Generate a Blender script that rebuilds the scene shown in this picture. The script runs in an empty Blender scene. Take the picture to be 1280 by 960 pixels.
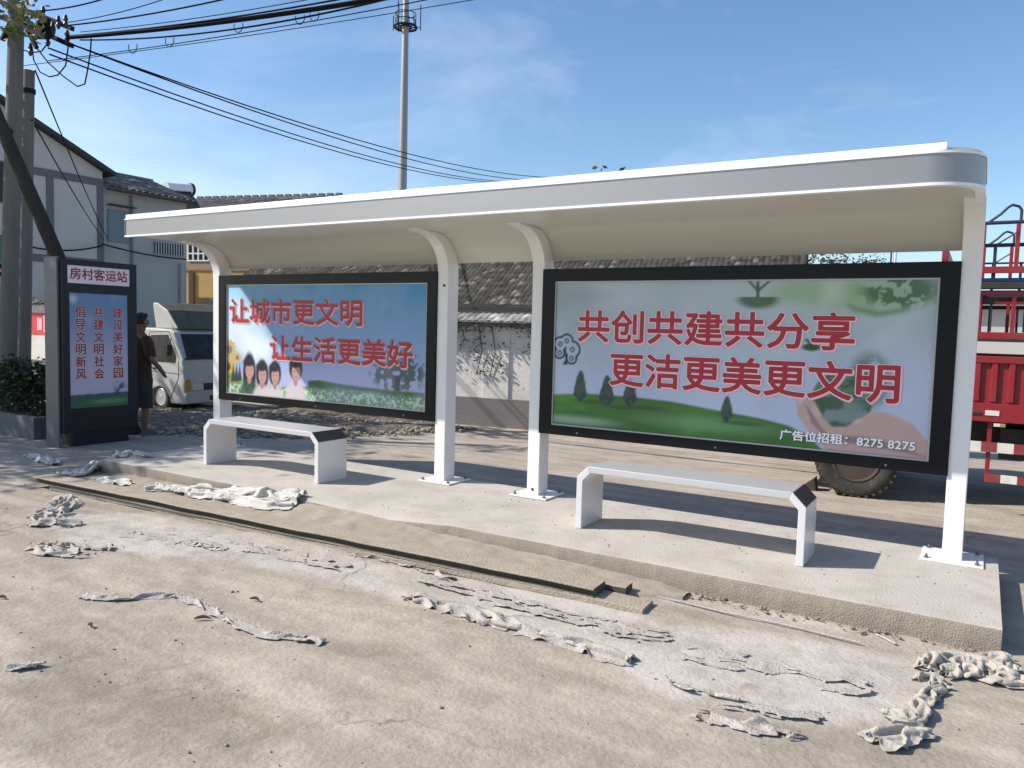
import bpy, bmesh, math, random
import numpy as np
from mathutils import Vector, Matrix

random.seed(7)
rng = np.random.default_rng(11)
S = bpy.context.scene
COL = S.collection

# ------------------------------------------------------------------ camera
F_PX, YAW, PITCH, ROLL = 968.98, -0.5443, -0.0710, 0.0268
CAM = np.array([0.0, -6.4048, 1.6])
fw = np.array([math.sin(YAW)*math.cos(PITCH), math.cos(YAW)*math.cos(PITCH), math.sin(PITCH)])
_r = np.array([math.cos(YAW), -math.sin(YAW), 0.0]); _u = np.cross(_r, fw)
cr = math.cos(ROLL)*_r + math.sin(ROLL)*_u
cu = -math.sin(ROLL)*_r + math.cos(ROLL)*_u
cd = bpy.data.cameras.new('camera'); cam = bpy.data.objects.new('camera', cd); COL.objects.link(cam)
cd.sensor_width = 36.0; cd.lens = F_PX/1280*36.0; cd.clip_start = 0.05; cd.clip_end = 2000
M = Matrix(((cr[0], cu[0], -fw[0], CAM[0]), (cr[1], cu[1], -fw[1], CAM[1]), (cr[2], cu[2], -fw[2], CAM[2]), (0, 0, 0, 1)))
cam.matrix_world = M
S.camera = cam

# ------------------------------------------------------------------ light
SUN = np.array([-1.0, -0.62, 1.0]); SUN /= np.linalg.norm(SUN)
EL = math.asin(SUN[2]); AZ = math.atan2(SUN[0], SUN[1])
w = bpy.data.worlds.new('World'); S.world = w; w.use_nodes = True
nt = w.node_tree; nt.nodes.clear()
out = nt.nodes.new('ShaderNodeOutputWorld'); bg = nt.nodes.new('ShaderNodeBackground')
sky = nt.nodes.new('ShaderNodeTexSky'); sky.sky_type = 'NISHITA'; sky.sun_disc = False
sky.sun_elevation = EL; sky.sun_rotation = AZ % (2*math.pi); sky.air_density = 1.0; sky.dust_density = 0.6; sky.ozone_density = 2.2
tc = nt.nodes.new('ShaderNodeTexCoord'); mp = nt.nodes.new('ShaderNodeMapping'); mp.inputs['Scale'].default_value = (1.0, 1.0, 3.2)
cn = nt.nodes.new('ShaderNodeTexNoise'); cn.inputs['Scale'].default_value = 1.9; cn.inputs['Detail'].default_value = 7; cn.inputs['Roughness'].default_value = 0.6; cn.inputs['Distortion'].default_value = 0.5
cramp = nt.nodes.new('ShaderNodeValToRGB'); cramp.color_ramp.elements[0].position = 0.47; cramp.color_ramp.elements[1].position = 0.85
cramp.color_ramp.elements[0].color = (0, 0, 0, 1); cramp.color_ramp.elements[1].color = (0.36, 0.36, 0.36, 1)
cmix = nt.nodes.new('ShaderNodeMixRGB'); cmix.inputs['Color2'].default_value = (8.0, 8.3, 9.2, 1)
nt.links.new(tc.outputs['Generated'], mp.inputs['Vector']); nt.links.new(mp.outputs['Vector'], cn.inputs['Vector'])
dp = nt.nodes.new('ShaderNodeVectorMath'); dp.operation = 'DOT_PRODUCT'; dp.inputs[1].default_value = (-0.93, 0.10, 0.25); nt.links.new(tc.outputs['Generated'], dp.inputs[0])
dm_ = nt.nodes.new('ShaderNodeMath'); dm_.operation = 'MULTIPLY_ADD'; dm_.inputs[1].default_value = 0.32; dm_.inputs[2].default_value = -0.20; nt.links.new(dp.outputs['Value'], dm_.inputs[0])
da_ = nt.nodes.new('ShaderNodeMath'); da_.operation = 'ADD'; nt.links.new(cn.outputs['Fac'], da_.inputs[0]); nt.links.new(dm_.outputs[0], da_.inputs[1]); nt.links.new(da_.outputs[0], cramp.inputs['Fac']); nt.links.new(cramp.outputs['Color'], cmix.inputs['Fac'])
hsv = nt.nodes.new('ShaderNodeHueSaturation'); hsv.inputs['Saturation'].default_value = 1.12; hsv.inputs['Value'].default_value = 1.08
nt.links.new(sky.outputs['Color'], hsv.inputs['Color']); nt.links.new(hsv.outputs['Color'], cmix.inputs['Color1']); nt.links.new(cmix.outputs['Color'], bg.inputs['Color'])
bg.inputs['Strength'].default_value = 0.115
nt.links.new(bg.outputs['Background'], out.inputs['Surface'])
sd = bpy.data.lights.new('sun', 'SUN'); sd.energy = 4.2; sd.angle = math.radians(0.5); sd.color = (1.0, 0.94, 0.85)
so = bpy.data.objects.new('sun', sd); COL.objects.link(so)
so.rotation_euler = Vector(SUN).to_track_quat('Z', 'Y').to_euler(); so.location = (-20, -15, 30)
S.view_settings.view_transform = 'Standard'; S.view_settings.look = 'None'
S.view_settings.exposure = 0.5; S.view_settings.gamma = 1.0; S.view_settings.use_curve_mapping = False

# ------------------------------------------------------------------ measuring helpers (photo pixel -> point on a known plane)
G = -0.14
def ray(x, y): return fw + cr*(x-640)/F_PX + cu*(480-y)/F_PX
def atZ(x, y, z=G): d = ray(x, y); return CAM + d*((z-CAM[2])/d[2])
def atY(x, y, Y): d = ray(x, y); return CAM + d*((Y-CAM[1])/d[1])
def atX(x, y, X): d = ray(x, y); return CAM + d*((X-CAM[0])/d[0])
def atP(x, y, p, n): d = ray(x, y); p = np.asarray(p, float); n = np.asarray(n, float); return CAM + d*(((p-CAM)@n)/(d@n))
def atD(x, y, dist): d = ray(x, y); return CAM + d*dist          # dist = metres along the optical axis

def srgb(r, g, b):
    def f(c):
        c /= 255.0
        return c/12.92 if c <= 0.04045 else ((c+0.055)/1.055)**2.4
    return (f(r), f(g), f(b))

# ------------------------------------------------------------------ numpy noise
def vnoise(x, y, seed=0):
    xi = np.floor(x).astype(np.int64); yi = np.floor(y).astype(np.int64); xf = x-xi; yf = y-yi
    def h(a, b):
        n = (a*374761393 + b*668265263 + seed*974634777) & 0xffffffff
        n = ((n ^ (n >> 13))*1274126177) & 0xffffffff
        return ((n ^ (n >> 16)) & 0xffff)/65535.0
    u = xf*xf*(3-2*xf); v = yf*yf*(3-2*yf)
    return (h(xi, yi)*(1-u)+h(xi+1, yi)*u)*(1-v) + (h(xi, yi+1)*(1-u)+h(xi+1, yi+1)*u)*v
def fbm(x, y, seed=0, oct=4):
    s = 0; a = 0.5; t = 0
    for k in range(oct):
        s = s + a*vnoise(x, y, seed+k*17); t += a; x = x*2.03+5.1; y = y*2.03+1.7; a *= 0.5
    return s/t
def ridged(x, y, seed=0, oct=3):
    s = 0; a = 0.5; t = 0
    for k in range(oct):
        s = s + a*(1-np.abs(2*vnoise(x, y, seed+k*13)-1)); t += a; x = x*2.1+3.3; y = y*2.1+7.7; a *= 0.5
    return s/t
def pillows(x, y, seed=0):
    xi = np.floor(x).astype(np.int64); yi = np.floor(y).astype(np.int64); best = np.full(x.shape, 9.0); hh = np.zeros(x.shape)
    def h(a, b, k):
        n = (a*374761393 + b*668265263 + (seed+k)*974634777) & 0xffffffff
        n = ((n ^ (n >> 13))*1274126177) & 0xffffffff
        return ((n ^ (n >> 16)) & 0xffff)/65535.0
    for i in (-1, 0, 1):
        for j in (-1, 0, 1):
            a, b = xi+i, yi+j; d = np.hypot(a+.15+.7*h(a, b, 1)-x, b+.15+.7*h(a, b, 2)-y)/(.75+.5*h(a, b, 4)); m = d < best; best = np.where(m, d, best); hh = np.where(m, h(a, b, 3), hh)
    return np.sqrt(np.clip(1-best**2, 0, 1))*(.5+.5*hh)
def sstep(a, b, x): t = np.clip((x-a)/(b-a), 0, 1); return t*t*(3-2*t)
def poly_sd(px, py, pts):
    """signed distance, positive inside"""
    d = np.full(px.shape, 1e9); ins = np.zeros(px.shape, bool); n = len(pts)
    for i in range(n):
        ax, ay = pts[i]; bx, by = pts[(i+1) % n]
        ex, ey = bx-ax, by-ay; wx, wy = px-ax, py-ay
        t = np.clip((wx*ex+wy*ey)/(ex*ex+ey*ey+1e-12), 0, 1)
        d = np.minimum(d, np.hypot(wx-ex*t, wy-ey*t))
        c = ((ay > py) != (by > py)) & (px < (bx-ax)*(py-ay)/((by-ay) if by != ay else 1e-12)+ax)
        ins ^= c
    return np.where(ins, d, -d)

# ------------------------------------------------------------------ materials
def mat(name, col, rough=0.6, metal=0.0, var=0.12, vscale=6.0, bump=0.0, bscale=60.0, col2=None, dirt=0.0, dirtcol=(0.25, 0.21, 0.16), dscale=3.0, attr=None, stretch=None, spec=0.5):
    m = bpy.data.materials.new(name); m.use_nodes = True; t = m.node_tree; N = t.nodes; L = t.links
    b = N['Principled BSDF']; b.inputs['Roughness'].default_value = rough; b.inputs['Metallic'].default_value = metal
    b.inputs['Specular IOR Level'].default_value = spec
    tcd = N.new('ShaderNodeTexCoord'); vec = tcd.outputs['Object']
    if stretch:
        mpn = N.new('ShaderNodeMapping'); mpn.inputs['Scale'].default_value = stretch; L.new(vec, mpn.inputs['Vector']); vec = mpn.outputs['Vector']
    n1 = N.new('ShaderNodeTexNoise'); n1.inputs['Scale'].default_value = vscale; n1.inputs['Detail'].default_value = 6; L.new(vec, n1.inputs['Vector'])
    mx = N.new('ShaderNodeMixRGB'); L.new(n1.outputs['Fac'], mx.inputs['Fac'])
    if attr:
        at = N.new('ShaderNodeAttribute'); at.attribute_name = attr
        hs = N.new('ShaderNodeHueSaturation'); L.new(at.outputs['Color'], hs.inputs['Color'])
        mr = N.new('ShaderNodeMapRange'); mr.inputs['To Min'].default_value = 1-var; mr.inputs['To Max'].default_value = 1+var
        L.new(n1.outputs['Fac'], mr.inputs['Value']); L.new(mr.outputs['Result'], hs.inputs['Value']); cur = hs.outputs['Color']
    else:
        c2 = col2 if col2 else tuple(min(1, c*(1+var)) for c in col)
        c1 = col if col2 else tuple(c*(1-var) for c in col)
        mx.inputs['Color1'].default_value = (*c1, 1); mx.inputs['Color2'].default_value = (*c2, 1); cur = mx.outputs['Color']
    if dirt > 0:
        n2 = N.new('ShaderNodeTexNoise'); n2.inputs['Scale'].default_value = dscale; n2.inputs['Detail'].default_value = 9; n2.inputs['Roughness'].default_value = 0.7; L.new(vec, n2.inputs['Vector'])
        rp = N.new('ShaderNodeMapRange'); rp.inputs['From Min'].default_value = 0.45; rp.inputs['From Max'].default_value = 0.75; rp.inputs['To Max'].default_value = dirt; L.new(n2.outputs['Fac'], rp.inputs['Value'])
        m2 = N.new('ShaderNodeMixRGB'); L.new(rp.outputs['Result'], m2.inputs['Fac']); L.new(cur, m2.inputs['Color1']); m2.inputs['Color2'].default_value = (*dirtcol, 1); cur = m2.outputs['Color']
    L.new(cur, b.inputs['Base Color'])
    if bump > 0:
        n3 = N.new('ShaderNodeTexNoise'); n3.inputs['Scale'].default_value = bscale; n3.inputs['Detail'].default_value = 5; L.new(vec, n3.inputs['Vector'])
        bp = N.new('ShaderNodeBump'); bp.inputs['Strength'].default_value = bump; bp.inputs['Distance'].default_value = 0.02; L.new(n3.outputs['Fac'], bp.inputs['Height']); L.new(bp.outputs['Normal'], b.inputs['Normal'])
    return m

MT = {}
MT['white_paint'] = mat('white_paint', (0.80, 0.79, 0.77), 0.32, dirt=0.12, dscale=2.5, dirtcol=(0.5, 0.45, 0.38), var=0.03)
MT['roof_sheet'] = mat('roof_sheet', (0.62, 0.605, 0.535), 0.34, var=0.05, vscale=1.2, stretch=(0.3, 3, 3), bump=0.03, bscale=3)
MT['steel'] = mat('brushed_steel', (0.35, 0.34, 0.335), 0.46, metal=0.75, var=0.06, vscale=20, stretch=(0.15, 4, 14), dirt=0.1, dirtcol=(0.5, 0.5, 0.48))
MT['lip'] = mat('white_lip', (0.86, 0.86, 0.86), 0.3, var=0.03)
MT['bench_steel'] = mat('bench_steel', (0.66, 0.66, 0.68), 0.34, metal=0.45, var=0.05, stretch=(0.3, 6, 6), vscale=14)
MT['bench_end_shade'] = mat('bench_shaded_end', (0.075, 0.075, 0.072), 0.5, metal=0.0, var=0.1, spec=0.3)  # the right chamfer turns from the sun; its shade is put into this grey
MT['bench'] = mat('bench_paint', (0.70, 0.69, 0.70), 0.3, metal=0.1, var=0.04, dirt=0.15, dirtcol=(0.5, 0.46, 0.4))
MT['black'] = mat('black_frame', (0.0035, 0.004, 0.006), 0.32, var=0.3, spec=0.22)
MT['bolt'] = mat('bolt', (0.2, 0.19, 0.18), 0.5, metal=0.8)
MT['kiosk'] = mat('kiosk_metal', (0.012, 0.015, 0.022), 0.42, var=0.2, dirt=0.15, dirtcol=(0.04, 0.04, 0.04), spec=0.3)
MT['kiosk_side'] = mat('kiosk_side', (0.10, 0.105, 0.115), 0.45, var=0.2, dirt=0.3, dirtcol=(0.09, 0.09, 0.09), stretch=(4, 4, 0.7))
MT['sign_white'] = mat('sign_white', (0.75, 0.66, 0.68), 0.4, var=0.04)
MT['art'] = mat('poster_print', (1, 1, 1), 0.3, attr='art', var=0.04, vscale=3, bump=0.02, bscale=4, spec=0.25)
MT['red_letter'] = mat('red_letter', (0.40, 0.012, 0.028), 0.4, var=0.15, vscale=9)
MT['maroon_letter'] = mat('maroon_letter', (0.26, 0.014, 0.035), 0.4, var=0.3, vscale=9)
MT['pink_outline'] = mat('pink_outline', (0.85, 0.42, 0.47), 0.4, var=0.1)
MT['pale_outline'] = mat('pale_outline', (0.84, 0.74, 0.76), 0.4, var=0.05)
MT['dark_shadowprint'] = mat('dark_letter_edge', (0.05, 0.05, 0.10), 0.4, var=0.1)
MT['white_letter'] = mat('white_letter', (0.92, 0.92, 0.92), 0.4, var=0.02)
MT['cloth'] = mat('white_cloth', (0.60, 0.57, 0.52), 0.9, var=0.12, vscale=9, dirt=0.65, dirtcol=(0.36, 0.315, 0.255), dscale=7, bump=0.5, bscale=60, spec=0.1)
MT['heap_cloth'] = mat('heap_cloth', (0.45, 0.415, 0.365), 0.95, var=0.15, vscale=14, dirt=0.6, dirtcol=(0.31, 0.27, 0.215), dscale=8, bump=0.5, bscale=70, spec=0.1)
MT['rag'] = mat('dusty_cloth', (0.46, 0.425, 0.385), 0.95, var=0.15, vscale=12, dirt=0.85, dirtcol=(0.31, 0.27, 0.22), dscale=10, bump=0.6, bscale=80, spec=0.1)
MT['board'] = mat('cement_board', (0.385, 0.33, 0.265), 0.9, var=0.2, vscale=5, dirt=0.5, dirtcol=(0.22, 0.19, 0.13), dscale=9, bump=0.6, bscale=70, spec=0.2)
MT['board_edge_shade'] = mat('board_edge_shade', (0.075, 0.063, 0.045), 0.8, var=0.25, vscale=7, dirt=0.4, dirtcol=(0.16, 0.135, 0.10), dscale=14, bump=0.4, bscale=80)  # undercut board fronts: their shade is put into this darker colour
MT['sand'] = mat('sand_mortar', (0.375, 0.325, 0.265), 0.95, var=0.22, vscale=5, dirt=0.4, dirtcol=(0.22, 0.19, 0.15), dscale=12, bump=0.5, bscale=120, spec=0.15)
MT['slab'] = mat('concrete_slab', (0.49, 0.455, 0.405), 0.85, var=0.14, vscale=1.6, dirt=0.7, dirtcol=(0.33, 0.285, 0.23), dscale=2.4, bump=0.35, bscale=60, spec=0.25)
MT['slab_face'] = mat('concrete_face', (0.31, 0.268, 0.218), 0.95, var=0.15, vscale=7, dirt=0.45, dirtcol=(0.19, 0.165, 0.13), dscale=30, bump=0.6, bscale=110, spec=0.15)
MT['rubble'] = mat('rubble_soil', (0.14, 0.115, 0.09), 0.95, var=0.4, vscale=9, dirt=0.7, dirtcol=(0.33, 0.29, 0.24), dscale=12, bump=1.0, bscale=30, spec=0.1)
MT['stone'] = mat('stone', (0.30, 0.26, 0.21), 0.9, var=0.35, vscale=2.0)
MT['pebble'] = mat('pebble', (0.22, 0.185, 0.15), 0.9, var=0.5, vscale=1.3)
MT['twig'] = mat('twig', (0.05, 0.04, 0.03), 0.9)
MT['limewash'] = mat('limewash', (0.70, 0.67, 0.62), 0.9, var=0.08, vscale=2, dirt=0.55, dirtcol=(0.40, 0.36, 0.27), dscale=1.3, bump=0.3, bscale=15, spec=0.1)
MT['plinth'] = mat('plinth', (0.22, 0.20, 0.19), 0.9, var=0.25, vscale=3, dirt=0.4, dirtcol=(0.12, 0.11, 0.10), bump=0.4, bscale=30, spec=0.1)
MT['tile'] = mat('roof_tile', (0.1, 0.1, 0.1), 0.85, attr='tint', var=0.25, vscale=14, bump=0.3, bscale=50, spec=0.2)
MT['housewall'] = mat('house_wall', (0.50, 0.485, 0.46), 0.85, var=0.06, vscale=0.6, dirt=0.25, dirtcol=(0.36, 0.35, 0.33), dscale=0.8, spec=0.2)
MT['housewall2'] = mat('wing_wall', (0.38, 0.385, 0.38), 0.85, var=0.08, vscale=0.6, dirt=0.3, dirtcol=(0.27, 0.275, 0.275), dscale=0.9, spec=0.2)
MT['band'] = mat('grey_band', (0.13, 0.135, 0.145), 0.8, var=0.1)
MT['shutter'] = mat('shutter', (0.15, 0.20, 0.23), 0.6, var=0.1)
MT['dark'] = mat('dark_trim', (0.03, 0.03, 0.032), 0.7, var=0.3)
MT['glass'] = mat('window_glass', (0.02, 0.022, 0.024), 0.22, var=0.2, dirt=0.5, dirtcol=(0.09, 0.085, 0.075), dscale=4, spec=0.35)
MT['yellow'] = mat('yellow_wall', (0.56, 0.38, 0.15), 0.85, var=0.08, vscale=0.8, dirt=0.3, dirtcol=(0.36, 0.26, 0.14), dscale=1.2, spec=0.2)
MT['brick'] = mat('tan_band', (0.36, 0.25, 0.17), 0.9, var=0.2, vscale=3)
MT['brown'] = mat('brown_timber', (0.10, 0.055, 0.03), 0.8, var=0.3)
MT['concpole'] = mat('concrete_pole', (0.185, 0.176, 0.16), 0.9, var=0.15, vscale=2, dirt=0.4, dirtcol=(0.09, 0.085, 0.075), dscale=3, stretch=(3, 3, 0.6), bump=0.2, bscale=30, spec=0.2)
MT['strut'] = mat('dark_strut', (0.05, 0.044, 0.036), 0.9, var=0.2, stretch=(3, 3, 0.5), spec=0.1)
MT['ironwork'] = mat('ironwork', (0.018, 0.017, 0.017), 0.8, spec=0.15, var=0.2)
MT['porcelain'] = mat('insulator', (0.03, 0.028, 0.03), 0.35, var=0.2)
MT['wire'] = mat('wire', (0.008, 0.008, 0.009), 0.8, var=0.1, spec=0.1)
MT['greenband'] = mat('green_band', (0.01, 0.16, 0.09), 0.5, var=0.15)
MT['galv'] = mat('galvanised', (0.46, 0.46, 0.46), 0.45, metal=0.35, var=0.12, vscale=3)
MT['mast_steel'] = mat('mast_steel', (0.30, 0.30, 0.30), 0.5, metal=0.3, var=0.1)
MT['truck_white'] = mat('truck_white', (0.47, 0.46, 0.43), 0.4, var=0.05, dirt=0.45, dirtcol=(0.36, 0.32, 0.26), dscale=3.5)
MT['dusty'] = mat('dusty_panel', (0.13, 0.122, 0.095), 0.95, spec=0.1, var=0.25, vscale=3, dirt=0.6, dirtcol=(0.06, 0.06, 0.05), dscale=5)
MT['tyre'] = mat('tyre', (0.05, 0.047, 0.042), 0.9, var=0.3, vscale=9, dirt=0.5, dirtcol=(0.17, 0.145, 0.11), dscale=8, spec=0.2)
MT['rim'] = mat('dirty_rim', (0.085, 0.065, 0.055), 0.7, metal=0.3, var=0.3, vscale=9)
MT['lamp'] = mat('headlamp', (0.55, 0.54, 0.50), 0.12, var=0.1, spec=0.9)
MT['amber'] = mat('amber', (0.40, 0.24, 0.10), 0.3)
MT['truck_red'] = mat('truck_red', (0.27, 0.014, 0.022), 0.42, var=0.1, vscale=3, dirt=0.5, dirtcol=(0.17, 0.06, 0.05), dscale=4)
MT['truck_black'] = mat('truck_black', (0.025, 0.024, 0.024), 0.7, var=0.3, dirt=0.3, dirtcol=(0.10, 0.085, 0.07))
MT['truck_blue'] = mat('truck_blue', (0.03, 0.07, 0.20), 0.5, var=0.2)
MT['pipe_blue'] = mat('pipe_dark_blue', (0.02, 0.025, 0.05), 0.5)
MT['tape_white'] = mat('tape_white', (0.72, 0.70, 0.63), 0.5, dirt=0.5, dirtcol=(0.40, 0.32, 0.22), dscale=9)
MT['tape_red'] = mat('tape_red', (0.24, 0.035, 0.04), 0.5, dirt=0.4, dirtcol=(0.3, 0.2, 0.15), dscale=9)
MT['concrete_planter'] = mat('planter', (0.15, 0.15, 0.145), 0.9, var=0.15, dirt=0.4, dirtcol=(0.12, 0.12, 0.11), bump=0.3)
MT['skin'] = mat('skin', (0.17, 0.09, 0.058), 0.6, var=0.08)
MT['hair'] = mat('hair', (0.012, 0.010, 0.009), 0.6, var=0.3, bump=0.4, bscale=120)
MT['shirt'] = mat('shirt', (0.045, 0.022, 0.017), 0.9, var=0.25, vscale=5, bump=0.3, bscale=14)
MT['shorts'] = mat('shorts', (0.028, 0.028, 0.034), 0.9, var=0.2, vscale=5, bump=0.3, bscale=14)
MT['shoe'] = mat('shoe', (0.10, 0.10, 0.11), 0.8)
MT['poster_red'] = mat('red_notice', (0.62, 0.04, 0.05), 0.6, var=0.1)
MT['bark'] = mat('bark', (0.10, 0.08, 0.06), 0.95, var=0.3, vscale=8, bump=0.8, bscale=25, stretch=(3, 3, 0.6), spec=0.1)

_b = MT['art'].node_tree.nodes['Principled BSDF']; _b.inputs['Coat Weight'].default_value = 0.06; _b.inputs['Coat Roughness'].default_value = 0.1
def leafmat(name, c, var=0.35):
    m = mat(name, c, 0.55, attr='tint', var=0.15, vscale=5)
    b = m.node_tree.nodes['Principled BSDF']
    b.inputs['Subsurface Weight'].default_value = 0.0
    # thin leaf: a little light comes through
    t = m.node_tree; tr = t.nodes.new('ShaderNodeBsdfTranslucent'); ms = t.nodes.new('ShaderNodeMixShader'); ms.inputs['Fac'].default_value = 0.25
    src = b.inputs['Base Color'].links[0].from_socket
    t.links.new(src, tr.inputs['Color']); t.links.new(b.outputs['BSDF'], ms.inputs[1]); t.links.new(tr.outputs['BSDF'], ms.inputs[2])
    t.links.new(ms.outputs['Shader'], t.nodes['Material Output'].inputs['Surface'])
    return m
MT['leaf'] = leafmat('leaf', (0.06, 0.1, 0.03))

# ground: dusty concrete road with painted-on 'stain' mask (residue of white cloth and plaster) from a vertex attribute
def ground_mat():
    m = mat('dusty_road', (0.412, 0.358, 0.295), 0.93, var=0.13, vscale=0.8, dirt=0.65, dirtcol=(0.29, 0.242, 0.19), dscale=1.9, spec=0.15)
    t = m.node_tree; N = t.nodes; L = t.links; b = N['Principled BSDF']
    cur = b.inputs['Base Color'].links[0].from_socket
    tcd = N.new('ShaderNodeTexCoord')
    # tyre-swept directional streaks
    mpn = N.new('ShaderNodeMapping'); mpn.inputs['Scale'].default_value = (0.5, 2.6, 1); mpn.inputs['Rotation'].default_value = (0, 0, 0.05); L.new(tcd.outputs['Object'], mpn.inputs['Vector'])
    ns = N.new('ShaderNodeTexNoise'); ns.inputs['Scale'].default_value = 2.2; ns.inputs['Detail'].default_value = 8; L.new(mpn.outputs['Vector'], ns.inputs['Vector'])
    r0 = N.new('ShaderNodeMapRange'); r0.inputs['From Min'].default_value = 0.35; r0.inputs['From Max'].default_value = 0.7; r0.inputs['To Min'].default_value = 0.84; r0.inputs['To Max'].default_value = 1.13; L.new(ns.outputs['Fac'], r0.inputs['Value'])
    hv = N.new('ShaderNodeHueSaturation'); L.new(cur, hv.inputs['Color']); L.new(r0.outputs['Result'], hv.inputs['Value']); cur = hv.outputs['Color']
    nq = N.new('ShaderNodeTexNoise'); nq.inputs['Scale'].default_value = 11; nq.inputs['Detail'].default_value = 8; nq.inputs['Roughness'].default_value = .7; L.new(tcd.outputs['Object'], nq.inputs['Vector'])
    rq = N.new('ShaderNodeMapRange'); rq.inputs['From Min'].default_value = 0.3; rq.inputs['From Max'].default_value = 0.7; rq.inputs['To Min'].default_value = 0.88; rq.inputs['To Max'].default_value = 1.10; L.new(nq.outputs['Fac'], rq.inputs['Value'])
    hq = N.new('ShaderNodeHueSaturation'); L.new(cur, hq.inputs['Color']); L.new(rq.outputs['Result'], hq.inputs['Value']); cur = hq.outputs['Color']
    # fine grit
    ng = N.new('ShaderNodeTexNoise'); ng.inputs['Scale'].default_value = 70; ng.inputs['Detail'].default_value = 4; L.new(tcd.outputs['Object'], ng.inputs['Vector'])
    r1 = N.new('ShaderNodeMapRange'); r1.inputs['From Min'].default_value = 0.3; r1.inputs['From Max'].default_value = 0.7; r1.inputs['To Min'].default_value = 0.90; r1.inputs['To Max'].default_value = 1.07; L.new(ng.outputs['Fac'], r1.inputs['Value'])
    hg = N.new('ShaderNodeHueSaturation'); L.new(cur, hg.inputs['Color']); L.new(r1.outputs['Result'], hg.inputs['Value']); cur = hg.outputs['Color']
    at = N.new('ShaderNodeAttribute'); at.attribute_name = 'stain'
    sp = N.new('ShaderNodeSeparateColor'); L.new(at.outputs['Color'], sp.inputs['Color'])
    nb = N.new('ShaderNodeTexNoise'); nb.inputs['Scale'].default_value = 5.5; nb.inputs['Detail'].default_value = 10; nb.inputs['Roughness'].default_value = 0.72; nb.inputs['Distortion'].default_value = 0.6; L.new(tcd.outputs['Object'], nb.inputs['Vector'])
    for ch, c, sc in (('Red', (0.56, 0.525, 0.49), 0.64), ('Green', (0.235, 0.20, 0.155), 0.85)):
        ad = N.new('ShaderNodeMath'); ad.operation = 'ADD'; L.new(nb.outputs['Fac'], ad.inputs[0]); L.new(sp.outputs[ch], ad.inputs[1])
        rr = N.new('ShaderNodeMapRange'); rr.inputs['From Min'].default_value = 0.80; rr.inputs['From Max'].default_value = 1.10; rr.inputs['To Max'].default_value = sc; L.new(ad.outputs[0], rr.inputs['Value'])
        mm = N.new('ShaderNodeMixRGB'); L.new(rr.outputs['Result'], mm.inputs['Fac']); L.new(cur, mm.inputs['Color1']); mm.inputs['Color2'].default_value = (*c, 1); cur = mm.outputs['Color']
    vw = N.new('ShaderNodeVectorMath'); vw.operation = 'MULTIPLY_ADD'; vw.inputs[1].default_value = (.35, .35, .35); nw = N.new('ShaderNodeTexNoise'); nw.inputs['Scale'].default_value = 3.0; nw.inputs['Detail'].default_value = 6; L.new(tcd.outputs['Object'], nw.inputs['Vector']); L.new(nw.outputs['Color'], vw.inputs[0]); L.new(tcd.outputs['Object'], vw.inputs[2])
    vo = N.new('ShaderNodeTexVoronoi'); vo.feature = 'DISTANCE_TO_EDGE'; vo.inputs['Scale'].default_value = 0.42; L.new(vw.outputs[0], vo.inputs['Vector'])
    rc = N.new('ShaderNodeMapRange'); rc.inputs['From Min'].default_value = 0.0; rc.inputs['From Max'].default_value = 0.006; rc.inputs['To Min'].default_value = 1.0; rc.inputs['To Max'].default_value = 0.0; L.new(vo.outputs['Distance'], rc.inputs['Value'])
    nm = N.new('ShaderNodeTexNoise'); nm.inputs['Scale'].default_value = 1.1; L.new(tcd.outputs['Object'], nm.inputs['Vector']); rm = N.new('ShaderNodeMapRange'); rm.inputs['From Min'].default_value = .5; rm.inputs['From Max'].default_value = .62; rm.inputs['To Max'].default_value = .55; L.new(nm.outputs['Fac'], rm.inputs['Value'])
    mc = N.new('ShaderNodeMath'); mc.operation = 'MULTIPLY'; L.new(rc.outputs['Result'], mc.inputs[0]); L.new(rm.outputs['Result'], mc.inputs[1])
    mk = N.new('ShaderNodeMixRGB'); L.new(mc.outputs[0], mk.inputs['Fac']); L.new(cur, mk.inputs['Color1']); mk.inputs['Color2'].default_value = (.12, .10, .08, 1); cur = mk.outputs['Color']
    L.new(cur, b.inputs['Base Color'])
    nf = N.new('ShaderNodeTexNoise'); nf.inputs['Scale'].default_value = 38; nf.inputs['Detail'].default_value = 7; L.new(tcd.outputs['Object'], nf.inputs['Vector'])
    bp = N.new('ShaderNodeBump'); bp.inputs['Strength'].default_value = 0.38; bp.inputs['Distance'].default_value = 0.02; L.new(nf.outputs['Fac'], bp.inputs['Height']); L.new(bp.outputs['Normal'], b.inputs['Normal'])
    return m
MT['road'] = ground_mat()

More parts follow.
